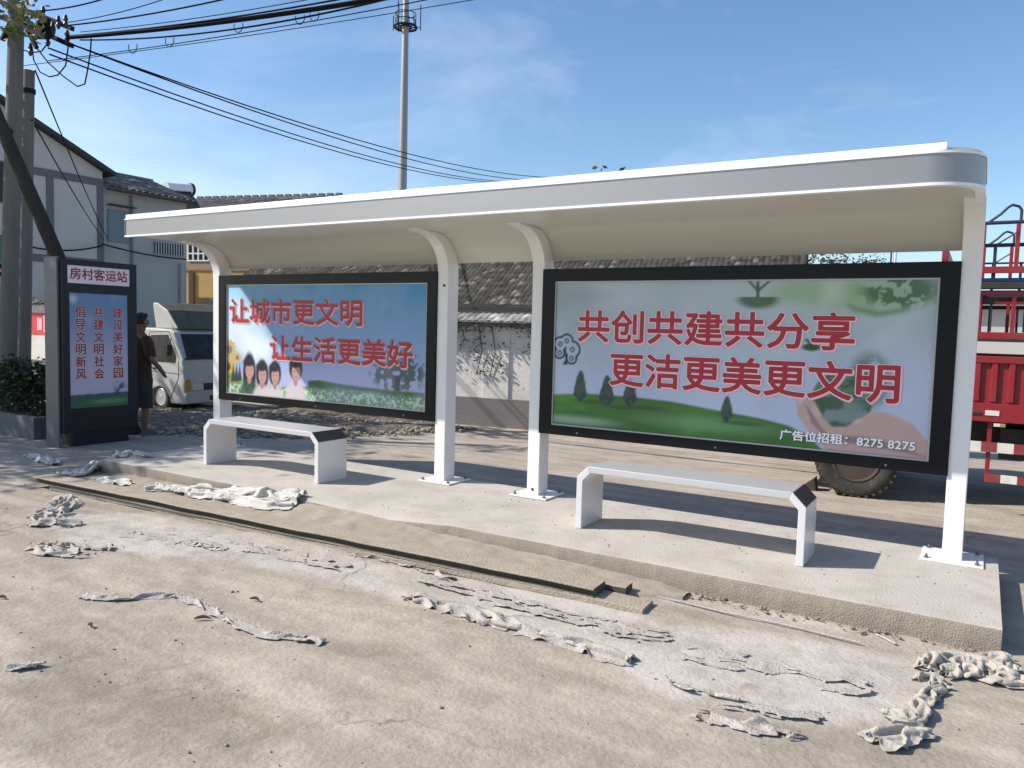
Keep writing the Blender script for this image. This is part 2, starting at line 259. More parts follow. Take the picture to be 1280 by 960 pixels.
# ------------------------------------------------------------------ mesh builder
class MB:
    def __init__(s): s.v = []; s.f = []; s.mi = []; s.mats = []
    def m(s, name):
        if name not in s.mats: s.mats.append(name)
        return s.mats.index(name)
    def add(s, vs, fs, mt):
        o = len(s.v); s.v += [tuple(map(float, p)) for p in vs]; k = s.m(mt)
        for f in fs: s.f.append(tuple(i+o for i in f)); s.mi.append(k)
        return s
    def hexa(s, p, mt):   # 8 points: bottom ring then top ring (ccw)
        return s.add(p, [(3, 2, 1, 0), (4, 5, 6, 7), (0, 1, 5, 4), (1, 2, 6, 5), (2, 3, 7, 6), (3, 0, 4, 7)], mt)
    def box(s, x0, x1, y0, y1, z0, z1, mt):
        return s.hexa([(x0, y0, z0), (x1, y0, z0), (x1, y1, z0), (x0, y1, z0), (x0, y0, z1), (x1, y0, z1), (x1, y1, z1), (x0, y1, z1)], mt)
    def bar(s, a, b, wd, ht, mt, up=(0, 0, 1)):   # rectangular bar from a to b
        a = np.array(a, float); b = np.array(b, float); d = b-a; d /= np.linalg.norm(d); u = np.array(up, float)
        r = np.cross(d, u)
        if np.linalg.norm(r) < 1e-4: r = np.cross(d, (1, 0, 0))
        r /= np.linalg.norm(r); u = np.cross(r, d)
        q = [(-1, -1), (1, -1), (1, 1), (-1, 1)]
        return s.hexa([a+r*i*wd/2+u*j*ht/2 for i, j in q]+[b+r*i*wd/2+u*j*ht/2 for i, j in q], mt)
    def tube(s, pts, rad, mt, n=8, caps=True):
        pts = [np.array(p, float) for p in pts]; rads = rad if hasattr(rad, '__len__') else [rad]*len(pts)
        ring = []; vs = []; prev = None
        for i, p in enumerate(pts):
            d = pts[min(i+1, len(pts)-1)]-pts[max(i-1, 0)]; d /= (np.linalg.norm(d)+1e-9)
            if prev is None:
                r = np.cross(d, (0, 0, 1))
                if np.linalg.norm(r) < 1e-3: r = np.cross(d, (1, 0, 0))
            else: r = prev-d*(prev@d)
            r /= np.linalg.norm(r); prev = r; u = np.cross(d, r)
            for k in range(n):
                a = 2*math.pi*k/n; vs.append(p+rads[i]*(r*math.cos(a)+u*math.sin(a)))
        fs = []
        for i in range(len(pts)-1):
            for k in range(n): fs.append((i*n+k, i*n+(k+1) % n, (i+1)*n+(k+1) % n, (i+1)*n+k))
        if caps: fs.append(tuple(range(n-1, -1, -1))); e = (len(pts)-1)*n; fs.append(tuple(range(e, e+n)))
        return s.add(vs, fs, mt)
    def prism(s, prof, org, ax, ay, ext, mt, mt_side=None):   # 2-D profile in (ax, ay) at org, extruded by vector ext
        org = np.array(org, float); ax = np.array(ax, float); ay = np.array(ay, float); ext = np.array(ext, float); n = len(prof)
        vs = [org+ax*p[0]+ay*p[1] for p in prof]; vs += [v+ext for v in vs]
        s.add(vs, [tuple(range(n-1, -1, -1)), tuple(range(n, 2*n))], mt)
        o = len(s.v)-2*n; k = s.m(mt_side or mt)
        for i in range(n): s.f.append((o+i, o+(i+1) % n, o+n+(i+1) % n, o+n+i)); s.mi.append(k)
        return s
    def sheet(s, prof, ext, th, mt):   # open profile of 3-D points swept by ext, given thickness vector list
        pass
    def loft(s, rings, mt, caps=True):
        n = len(rings[0]); vs = [p for r in rings for p in r]; fs = []
        for i in range(len(rings)-1):
            for k in range(n): fs.append((i*n+k, i*n+(k+1) % n, (i+1)*n+(k+1) % n, (i+1)*n+k))
        if caps: fs.append(tuple(range(n-1, -1, -1))); e = (len(rings)-1)*n; fs.append(tuple(range(e, e+n)))
        return s.add(vs, fs, mt)
    def build(s, name, parent=None, smooth=False, bevel=0.0, loc=None, segs=2):
        me = bpy.data.meshes.new(name); me.from_pydata(s.v, [], s.f); me.update()
        for k in s.mats: me.materials.append(MT[k])
        me.polygons.foreach_set('material_index', s.mi)
        bm = bmesh.new(); bm.from_mesh(me); bmesh.ops.recalc_face_normals(bm, faces=bm.faces); bm.to_mesh(me); bm.free()
        if smooth:
            me.polygons.foreach_set('use_smooth', [True]*len(me.polygons))
            try: me.set_sharp_from_angle(angle=math.radians(42))
            except Exception: pass
        o = bpy.data.objects.new(name, me); COL.objects.link(o)
        if parent: put(o, parent)
        if bevel > 0:
            b = o.modifiers.new('bevel', 'BEVEL'); b.width = bevel; b.segments = segs; b.limit_method = 'ANGLE'; b.angle_limit = math.radians(35); b.harden_normals = False
        return o

def put(o, parent):
    o.parent = parent
    # meshes are built in world coordinates; only a top-level Empty carries an offset of its own
    o.matrix_parent_inverse = parent.matrix_basis.inverted() if parent.parent is None else Matrix.Identity(4)
def empty(name, loc):
    o = bpy.data.objects.new(name, None); COL.objects.link(o); o.location = loc; o.empty_display_size = 0.2
    return o
def tag(o, label=None, cat=None, group=None, kind=None):
    if label: o['label'] = label
    if cat: o['category'] = cat
    if group: o['group'] = group
    if kind: o['kind'] = kind
    return o
def npmesh(name, V, Fq, mt, smooth=True, parent=None, attrs=None):
    me = bpy.data.meshes.new(name); V = np.asarray(V, np.float32); Fq = np.asarray(Fq, np.int32); n = len(Fq); k = Fq.shape[1]
    me.vertices.add(len(V)); me.vertices.foreach_set('co', V.ravel()); me.loops.add(n*k); me.loops.foreach_set('vertex_index', Fq.ravel())
    me.polygons.add(n); me.polygons.foreach_set('loop_start', np.arange(0, n*k, k, dtype=np.int32))
    if smooth: me.polygons.foreach_set('use_smooth', np.ones(n, bool))
    me.update(calc_edges=True); me.validate()
    for a, c in (attrs or {}).items():
        at = me.attributes.new(a, 'FLOAT_COLOR', 'POINT'); C = np.ones((len(V), 4), np.float32); C[:, :c.shape[1]] = c; at.data.foreach_set('color', C.ravel())
    me.materials.append(MT[mt]); o = bpy.data.objects.new(name, me); COL.objects.link(o)
    if parent: put(o, parent)
    return o
def gridfaces(nx, ny):
    i, j = np.meshgrid(np.arange(nx-1), np.arange(ny-1), indexing='ij'); a = (i*ny+j).ravel()
    return np.stack([a, a+ny, a+ny+1, a+1], 1)

# ------------------------------------------------------------------ setting: ground, platform
def build_ground():
    xs = np.concatenate([np.geomspace(-900, -16, 22), np.arange(-15.5, -9, 0.25), np.arange(-9, 1.6, 0.03), np.arange(1.6, 8, 0.3), np.geomspace(8.5, 900, 20)])
    ys = np.concatenate([-np.geomspace(700, 8, 18), np.arange(-7.5, -5.2, 0.15), np.arange(-5.2, -1.0, 0.025), np.arange(-1.0, 9, 0.2), np.geomspace(9.5, 900, 24)])
    X, Y = np.meshgrid(xs, ys, indexing='ij')
    near = sstep(-10, -8, X)*(1-sstep(1.2, 2.5, X))*sstep(-6.2, -5.0, Y)*(1-sstep(-1.3, -1.0, Y))
    Zg = G + near*((fbm(X*0.9, Y*1.4, 3)-0.5)*0.035 + (fbm(X*6, Y*6, 9, 3)-0.5)*0.014)
    st = np.zeros((X.size, 3), np.float32)
    R = np.zeros(X.shape); Gc = np.zeros(X.shape)
    def blob(ch, pts, amp, soft):
        P = [tuple(atZ(*p)[:2]) for p in pts]; d = poly_sd(X, Y, P); v = sstep(-soft, soft, d)*amp
        return np.maximum(ch, v)
    R = blob(R, [(60, 640), (190, 640), (330, 668), (560, 715), (800, 765), (860, 800), (560, 770), (330, 715), (150, 690), (60, 690)], 0.52, 0.16)
    R = blob(R, [(560, 700), (760, 755), (830, 770), (1180, 820), (1200, 860), (1140, 905), (960, 905), (840, 880), (760, 830), (640, 790), (540, 745)], 0.62, 0.14)
    R = blob(R, [(440, 650), (700, 720), (650, 740), (420, 680)], 0.4, 0.1)
    R = blob(R, [(0, 905), (110, 890), (250, 905), (100, 925), (0, 935)], 0.36, 0.10)
    R = blob(R, [(820, 740), (1000, 770), (1230, 815), (1225, 835), (1000, 790), (820, 755)], 0.45, 0.06)
    Gc = blob(Gc, [(0, 790), (150, 790), (330, 850), (430, 900), (380, 958), (0, 958)], 0.5, 0.28)
    Gc = blob(Gc, [(560, 900), (900, 910), (1200, 900), (1279, 960), (500, 960)], 0.34, 0.2)
    Gc = blob(Gc, [(800, 745), (1250, 822), (1250, 835), (800, 765)], 0.35, 0.05)
    Gc = blob(Gc, [(180, 615), (440, 665), (440, 690), (150, 640)], 0.42, 0.1)
    R *= .55+.75*fbm(X*2.1, Y*3.0, 41, 4); R = np.maximum(R, .30*sstep(.52, .70, fbm(X*1.1+4, Y*1.9, 47, 4))*near); Gc = np.maximum(Gc, .34*sstep(.50, .68, fbm(X*.7+9, Y*1.5, 53, 4))*near)
    st[:, 0] = R.ravel(); st[:, 1] = Gc.ravel()
    V = np.stack([X.ravel(), Y.ravel(), Zg.ravel()], 1)
    o = npmesh('ground', V, gridfaces(len(xs), len(ys)), 'road', attrs={'stain': st})
    tag(o, kind='structure')
build_ground()

PF, PBK, PL, PR = -1.375, 0.30, -8.46, 0.185
def build_platform():
    # cast slab: worn arrises on the front and right edge, rough faces
    xs = np.arange(PL, PR+0.001, 0.025); xs[-1] = PR
    mb_v = []; n = len(xs)
    prof = [('b', 0, G-0.05), ('b', 0.0, G+0.035), ('b', 0.004, -0.02), ('b', 0.014, -0.004), ('b', 0.035, 0.0)]
    V = []; rough = (fbm(xs*7, xs*0+3, 5, 4)-0.5); rough2 = (fbm(xs*31, xs*0+9, 8, 3)-0.5)
    slump = np.interp(xs, [-8.5, -6.2, -5.1, -4.3, -3.6, 0.2], [0.0, 0.0, 0.03, 0.055, 0.0, 0.0])
    rows = []
    for k, (_, dy, z) in enumerate(prof):
        amp = [0.02, 0.03, 0.022, 0.014, 0.006][k]
        rows.append(np.stack([xs, PF+dy+rough*amp+rough2*0.004, np.full(n, z)-(slump if k >= 2 else 0)], 1))
    yy = np.concatenate([np.arange(PF+0.07, PF+0.5, 0.05), np.arange(PF+0.5, PBK, 0.15), [PBK]])
    for y in yy:
        dz = (fbm(xs*1.3, xs*0+y*1.3, 21, 3)-0.5)*0.008*(1 if y < PBK-0.2 else 0)
        rows.append(np.stack([xs, np.full(n, y), dz - slump*max(0, 1-(y-PF)/0.35)], 1))
    rows.append(np.stack([xs, np.full(n, PBK+0.001), np.full(n, G-0.05)], 1))
    V = np.stack(rows, 1).reshape(-1, 3); ny = len(rows)
    o = npmesh('platform', V, gridfaces(n, ny), 'slab', smooth=True)
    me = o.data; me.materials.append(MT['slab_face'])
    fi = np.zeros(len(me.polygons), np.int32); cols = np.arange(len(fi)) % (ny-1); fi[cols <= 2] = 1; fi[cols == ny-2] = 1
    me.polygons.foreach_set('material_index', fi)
    try: me.set_sharp_from_angle(angle=math.radians(35))
    except Exception: pass
    # end faces
    mb = MB()
    for e, xx in ((0, PL), (1, PR)):
        idx = [V[(0 if e == 0 else n-1)*ny+j] for j in range(ny)]
        mb.add([tuple(p) for p in idx], [tuple(range(ny))], 'slab_face')
    s = mb.build('platform_end_faces', smooth=False)
    bm = bmesh.new(); bm.from_mesh(me)
    sv = [bm.verts.new(v.co) for v in s.data.vertices]
    for p in s.data.polygons:
        f = bm.faces.new([sv[i] for i in p.vertices]); f.material_index = 1
    bm.to_mesh(me); bm.free(); bpy.data.objects.remove(s)
    tag(o, kind='structure')
build_platform()

def terrain(x, y, wid=0.05):
    """height of what the rags lie on"""
    t = np.clip((PF+wid*.3-.035-y)/wid, 0, 1); on = (x > PL) & (x < PR)
    T = (PF+0.01-y)/np.interp(x, [-8, -5, -2, -1.55], [0.62, 0.5, 0.42, 0.2]); tz = np.interp(x, BX, BZ)
    bank = np.where((T > 0) & (T < 1) & (x > -8) & (x < -1.6), tz+(G+.025-tz)*np.clip(T, 0, 1)**.8+.004, G)
    return np.maximum(np.where(on, G*t, G), bank)
BX = [-8, -6.6, -6.0, -5.2, -4.5, -3.7, -2.6, -1.8, -1.55]; BZ = [-0.10, -0.10, -0.085, -0.045, -0.035, -0.075, -0.095, -0.115, -0.15]

# sloping bank of spilt mortar between the slab and the boards
def build_bank():
    xs = np.arange(-8.0, -1.55, 0.03); ts = np.linspace(0, 1, 16); X, T = np.meshgrid(xs, ts, indexing='ij')
    topz = np.interp(X, BX, BZ)
    Yb = PF+0.01 - T*np.interp(X, [-8, -5, -2, -1.55], [0.62, 0.5, 0.42, 0.2])
    Zb = topz + (G+0.025-topz)*T**0.8 + (fbm(X*6, Yb*6, 31)-0.5)*0.035*np.sin(np.pi*np.clip(T+0.1, 0, 1)) + (fbm(X*30, Yb*30, 33, 2)-0.5)*0.012
    Zb[:, -1] = G-0.03
    tag(npmesh('mortar_bank', np.stack([X.ravel(), Yb.ravel(), Zb.ravel()], 1), gridfaces(len(xs), 16), 'sand'), kind='structure')
build_bank()

# rubble strip behind the shelter
def build_rubble():
    xs = np.arange(-15, -5.0, 0.06); ys = np.arange(0.75, 5.0, 0.06); X, Y = np.meshgrid(xs, ys, indexing='ij')
    P = [tuple(atZ(*p)[:2]) for p in [(150, 541), (235, 545), (330, 548), (440, 548), (560, 541), (610, 538), (565, 530), (400, 514), (250, 508), (160, 512)]]
    d = poly_sd(X, Y, P)+ (fbm(X*1.5, Y*1.5, 2)-0.5)*0.5
    h = sstep(0.0, 0.5, d)*(0.02+0.13*fbm(X*2.2, Y*2.2, 4)+0.06*(fbm(X*9, Y*9, 6)-0.5))-0.03*(1-sstep(0, 0.2, d))
    V = np.stack([X.ravel(), Y.ravel(), (G+h).ravel()], 1); Fq = gridfaces(len(xs), len(ys)); ok = (d.ravel() > -0.15)[Fq].all(1)
    tag(npmesh('rubble_strip', V, Fq[ok], 'rubble'), kind='structure')
    return P
RP = build_rubble()

def scatter_stones(name, spots, mt, kind='stuff', label=None):
    """many small irregular stones as one object"""
    base = np.array([(0, 0, 1), (.9, 0, .45), (.28, .85, .45), (-.72, .53, .45), (-.72, -.53, .45), (.28, -.85, .45), (.72, .53, -.45), (-.28, .85, -.45), (-.9, 0, -.45), (-.28, -.85, -.45), (.72, -.53, -.45), (0, 0, -1)])
    fc = np.array([(0, 1, 2), (0, 2, 3), (0, 3, 4), (0, 4, 5), (0, 5, 1), (1, 6, 2), (2, 7, 3), (3, 8, 4), (4, 9, 5), (5, 10, 1), (1, 10, 6), (2, 6, 7), (3, 7, 8), (4, 8, 9), (5, 9, 10), (11, 6, 10), (11, 7, 6), (11, 8, 7), (11, 9, 8), (11, 10, 9)])
    Vs = []; Fs = []
    for k, (x, y, z, r) in enumerate(spots):
        v = base*(1+rng.uniform(-.3, .3, (12, 1)))*r*np.array([1+rng.random()*.7, 1, .55+rng.random()*.3]); a = rng.random()*6.28
        c, s = math.cos(a), math.sin(a); v = np.stack([v[:, 0]*c-v[:, 1]*s, v[:, 0]*s+v[:, 1]*c, v[:, 2]], 1)
        Vs.append(v+[x, y, z+r*.2]); Fs.append(fc+12*k)
    o = npmesh(name, np.concatenate(Vs), np.concatenate(Fs), mt, smooth=False); tag(o, label, kind=kind)
    return o
sp = []
xx = rng.uniform(-14, -5, 5200); yy = rng.uniform(.8, 4.5, 5200); dd = poly_sd(xx, yy, RP)
for x, y, d in zip(xx, yy, dd):
    if d > -0.15*rng.random(): sp.append((x, y, G+0.05*min(1, max(0, d))+0.02, 0.012+0.035*rng.random()**3))
scatter_stones('rubble_gravel', sp, 'stone', label='loose gravel and broken stones strewn over the rubble strip')
sp = []
for k in range(600):
    px, py = rng.uniform(-20, 1300), 600+rng.random()**1.3*370
    p = atZ(px, py)
    if p[1] < -1.5: sp.append((p[0], p[1], G+(fbm(np.array([p[0]*.9]), np.array([p[1]*1.4]), 3)[0]-.5)*.035, 0.002+0.007*rng.random()**6))
for k in range(330):   # crumbs at the foot of the slab face
    x = rng.uniform(-3.8, .15); sp.append((x, PF-0.02-abs(rng.normal(0, .06)), G+.004, 0.003+0.012*rng.random()**3))
for k in range(260):
    x = rng.uniform(-5, .1); sp.append((x, rng.uniform(-1.3, .2), 0.0, 0.002+0.006*rng.random()**4))
scatter_stones('grit', sp, 'pebble', label='loose grit and crumbs scattered over the road and slab')

# ------------------------------------------------------------------ BUS SHELTER
XP = [(-8.295, -8.165), (-4.795, -4.665), (-3.68, -3.55), (-0.17, -0.04)]      # the four posts
XL, XR = -8.31, -0.05
DEP = 0.2
ZL, ZF = 2.515, 2.70
YF = -1.155
shelter = empty('bus_shelter', (-4.2, 0.1, 0)); tag(shelter, 'long white metal bus shelter with curved roof and two poster panels', 'bus shelter')
# profile of the roof sheet, underside (front -> back), y,z
def arc(cy, cz, r, a0, a1, n): return [(cy+r*math.cos(a), cz+r*math.sin(a)) for a in np.linspace(a0, a1, n)]
under = [(YF+0.02, ZL+0.012), (-0.75, ZL+0.02), (-0.42, ZL+0.02)] + arc(-0.20, ZL+0.02-0.385, 0.385, math.radians(95), math.radians(22), 12)[1:] + [(0.185, 2.262)]
upper = [(YF+0.02, ZF+0.035), (-0.75, ZF+0.03), (-0.42, ZF+0.01)] + arc(-0.20, ZF-0.45, 0.425, math.radians(80), math.radians(12), 12) + [(0.225, 2.262)]
mb = MB(); prof = under + upper[::-1]
def yfront(x): return YF+0.02 if x < XR-0.30 else YF+0.302-math.sqrt(max(0.0, 0.282**2-(x-XR+0.30)**2))
mb.loft([[(x, max(p[0], yfront(x)), p[1]) for p in prof] for x in [XL+0.02]+list(np.linspace(XL+0.5, XR-0.31, 14))+[XR-0.30+0.28*math.sin(t) for t in np.linspace(0, math.pi/2, 12)]], 'roof_sheet')
mb.build('roof', shelter, smooth=True)
# fascia: outline in plan with rounded right corner
def plan(off):
    R = 0.30-off
    pts = [(XL-off*0, YF-off+0)]
    pts = [(XL, YF+off), (XR-0.30, YF+off)] + [(XR-0.30+R*math.sin(a), YF+0.30-R*math.cos(a)) for a in np.linspace(0, math.pi/2, 14)[1:]] + [(XR-off, 0.03)]
    return pts
def strip(mb, z0, z1, o0, o1, mt, pl=None):
    a = plan(o0); b = plan(o1); vs = []
    for (p, q) in zip(a, b): vs += [(p[0], p[1], z0), (q[0], q[1], z0), (q[0], q[1], z1), (p[0], p[1], z1)]
    fs = []
    for i in range(len(a)-1):
        o = i*4
        for k in range(4): fs.append((o+k, o+(k+1) % 4, o+4+(k+1) % 4, o+4+k))
    fs += [(0, 3, 2, 1), tuple(len(vs)-4+k for k in range(4))]
    mb.add(vs, fs, mt)
mb = MB(); strip(mb, ZL+0.014, ZF, 0.004, 0.018, 'steel')
fas = mb.build('fascia', shelter, smooth=True); tag(fas, 'brushed steel fascia strip along the roof edge')
mb = MB(); strip(mb, ZL-0.004, ZL+0.014, -0.006, 0.05, 'lip'); mb.build('edge_trim', shelter, smooth=True)
mb = MB(); strip(mb, ZF, ZF+0.014, -0.004, 0.05, 'lip'); mb.build('edge_trim', shelter, smooth=True)
mb = MB(); mb.box(XL, -0.25, YF+0.01, YF+0.10, ZF+0.016, ZF+0.06, 'lip'); mb.build('roof_edge_ridge', shelter, bevel=0.004)
# left end cheek of the roof between lip and top (follows the curve)
mb = MB(); mb.prism([(YF+0.004, ZL+0.016)]+under[1:]+upper[::-1][:-1]+[(YF+0.004, ZF-0.002)], (XL-0.004, 0, 0), (0, 1, 0), (0, 0, 1), (0.022, 0, 0), 'white_paint'); mb.build('end_cheek', shelter)
mb = MB(); mb.prism([(YF+0.33, ZL+0.018)]+under[1:]+upper[::-1][:-2]+[(YF+0.33, ZF-0.002)], (XR-0.018, 0, 0), (0, 1, 0), (0, 0, 1), (0.010, 0, 0), 'white_paint'); mb.build('end_cheek', shelter)
# posts: straight below, bent forward into a tapering arm under the roof
for i, (a, b) in enumerate(XP):
    front = [(0, 0.0), (0, 2.13)] + arc(-0.36, 2.15, 0.36, 0, math.radians(80), 12)[1:] + [(-0.50, ZL+0.012)]
    back = [(0.183, 0.0), (0.183, 2.15)] + arc(-0.20, 2.15, 0.383, 0, math.radians(88), 12)[1:] + [(-0.50, ZL+0.0225)]
    mb = MB(); mb.prism(front+back[::-1], (a, 0, 0), (0, 1, 0), (0, 0, 1), (b-a, 0, 0), 'white_paint')
    po = mb.build('post', shelter, smooth=True, bevel=0.006)
    c = (a+b)/2; mb = MB(); mb.box(c-0.2, c+0.2, -0.10, 0.29, 0.002, 0.016, 'white_paint')
    bp = mb.build('base_plate', po, bevel=0.003)
    for sx in (-0.16, 0.16):
        for sy in (-0.06, 0.25):
            q = MB(); q.tube([(c+sx, sy, 0.014), (c+sx, sy, 0.026)], 0.017, 'bolt', n=6); q.tube([(c+sx, sy, 0.02), (c+sx, sy, 0.045)], 0.008, 'bolt', n=8); q.build('bolt', po)
    if i in (1, 2):
        q = MB(); q.tube([(c+0.02*(1 if i == 1 else 0), -0.001, 2.02 if i == 1 else 0.07), (c+0.02*(1 if i == 1 else 0), -0.006, 2.02 if i == 1 else 0.07)], 0.014, 'dark', n=12); q.build('cable_hole', po)

# poster panels ------------------------------------------------------
def cmixs(base, col, m): return base*(1-m[..., None])+np.array(col)*m[..., None]
K = 1.27
def C(r, g, b): return np.clip(np.array(srgb(r, g, b))*K, 0, 0.9)
def ell(U, V, c, rx, ry, soft=0.15): 
    d = np.hypot((U-c[0])/rx, (V-c[1])/ry); return 1-sstep(1-soft, 1+soft, d)
def pm(U, V, pts, soft=0.01): return sstep(-soft, soft, poly_sd(U, V, pts))

def paint1(U, V):
    P = lambda x, y: tuple(atY(x, y, 0)[[0, 2]])
    t = sstep(0.72, 2.05, V)
    A = C(150, 160, 190)[None, None]*(1-t[..., None]) + C(66, 128, 166)[None, None]*t[..., None]
    A = cmixs(A, C(165, 160, 195), sstep(1.2, 0.85, V)*0.7)
    A = cmixs(A, C(120, 140, 175), (fbm(U*1.0, V*5, 3)*0.6)*sstep(1.0, 1.4, V)*(1-sstep(1.7, 1.95, V)))
    # white light ribbon sweeping down from the upper left of the print
    rb = pm(U, V, [P(276, 357), P(296, 357), P(322, 395), P(345, 440), P(318, 450), P(296, 410), P(276, 380)], 0.10)
    A = cmixs(A, C(190, 212, 228), rb*0.75)
    rb = pm(U, V, [P(275, 385), P(300, 405), P(335, 430), P(340, 455), P(310, 450), P(280, 430)], 0.12); A = cmixs(A, C(205, 212, 225), rb*0.8)
    A = cmixs(A, C(120, 180, 215), pm(U, V, [P(276, 356), P(298, 357), P(306, 375), P(280, 372)], 0.05)*0.6)
    # green field
    f = pm(U, V, [P(275, 489), P(385, 483), P(384, 476), P(398, 475), P(440, 483), P(532, 492), P(532, 516), P(275, 495)], 0.012)
    A = cmixs(A, C(58, 98, 52), f); A = cmixs(A, C(88, 132, 66), f*sstep(0.45, 0.65, fbm(U*3, V*14, 8))*0.8)
    A = cmixs(A, C(52, 70, 80), pm(U, V, [P(388, 477), P(420, 480), P(470, 486), P(470, 489), P(386, 482)], 0.02)*0.7)
    # flowers along the bottom
    vb = np.interp(U, [-8.2, -7.4, -6.6, -4.9], [0.98, 0.80, 0.81, 0.83]); fl = 1-sstep(0, 0.07, V-vb)
    n = fbm(U*38, V*44, 12, 3); A = cmixs(A, C(128, 158, 118), fl*0.9); A = cmixs(A, C(190, 204, 186), fl*sstep(0.52, 0.60, n)*.8); A = cmixs(A, C(78, 116, 74), fl*sstep(0.48, 0.38, n)*0.7)
    # tree
    tc = P(496, 465); crown = ell(U, V, tc, 0.38, 0.22, 0.25)*sstep(0.44, 0.52, fbm(U*17, V*20, 15, 4)+0.14*(1-np.hypot((U-tc[0])/.38, (V-tc[1])/.22)))
    A = cmixs(A, C(62, 78, 66), crown*0.92); tr = pm(U, V, [P(492, 470), P(500, 470), P(499, 489), P(493, 488)], 0.012); A = cmixs(A, C(50, 52, 50), tr)
    A = cmixs(A, C(45, 60, 50), pm(U, V, [P(475, 491), P(520, 493), P(515, 498), P(480, 496)], 0.04)*0.6)
    # sunflowers
    for (x, y, s) in ((286, 437, .13), (284, 458, .14), (296, 447, .07)):
        c = P(x, y); a = np.arctan2(V-c[1], U-c[0]); r = np.hypot(U-c[0], V-c[1])*(1+0.12*np.sin(a*14))
        A = cmixs(A, C(180, 150, 62), 1-sstep(s*.85, s, r)); A = cmixs(A, C(96, 74, 40), 1-sstep(s*.36, s*.46, r))
    A = cmixs(A, C(105, 105, 55), pm(U, V, [P(280, 466), P(296, 466), P(298, 480), P(278, 482)], 0.03)*0.8)
    # small dark firs
    for x in (291, 295, 299):
        A = cmixs(A, C(40, 62, 55), pm(U, V, [P(x-3, 476), P(x, 454), P(x+3, 477)], 0.012))
    # four people: dark hair, face, light clothes
    for (x, y, hw, long, wx) in ((311, 460, .105, 1, 0), (327, 466, .10, .5, 1), (343, 467, .095, .3, 1), (369, 462, .10, .2, 1)):
        c = P(x, y)
        A = cmixs(A, C(42, 38, 46), ell(U, V, (c[0], c[1]+.035-.11*long), hw*1.10, .105+.16*long, .16))
        A = cmixs(A, C(186, 174, 180) if wx else C(52, 74, 62), ell(U, V, (c[0], c[1]-.34), hw*1.7, .20, .2)*.92)
        A = cmixs(A, C(150, 116, 110), ell(U, V, (c[0], c[1]-.14), hw*.34, .055, .25)); A = cmixs(A, C(166, 132, 124), ell(U, V, (c[0]+.006, c[1]-.03), hw*.70, .102, .14))
        A = cmixs(A, C(42, 38, 46), ell(U, V, (c[0]-.012, c[1]+.068), hw*.98, .050, .3))
        for e in (-.024, .034): A = cmixs(A, C(70, 54, 56), ell(U, V, (c[0]+e, c[1]-.020), .012, .007, .5)*.9)
        A = cmixs(A, C(150, 84, 86), ell(U, V, (c[0]+.006, c[1]-.085), .020, .007, .5)*.9)
    A = cmixs(A, C(150, 160, 185), np.clip((fbm(U*2, V*2.5, 40)-.45)*1.2, 0, .25))
    return A

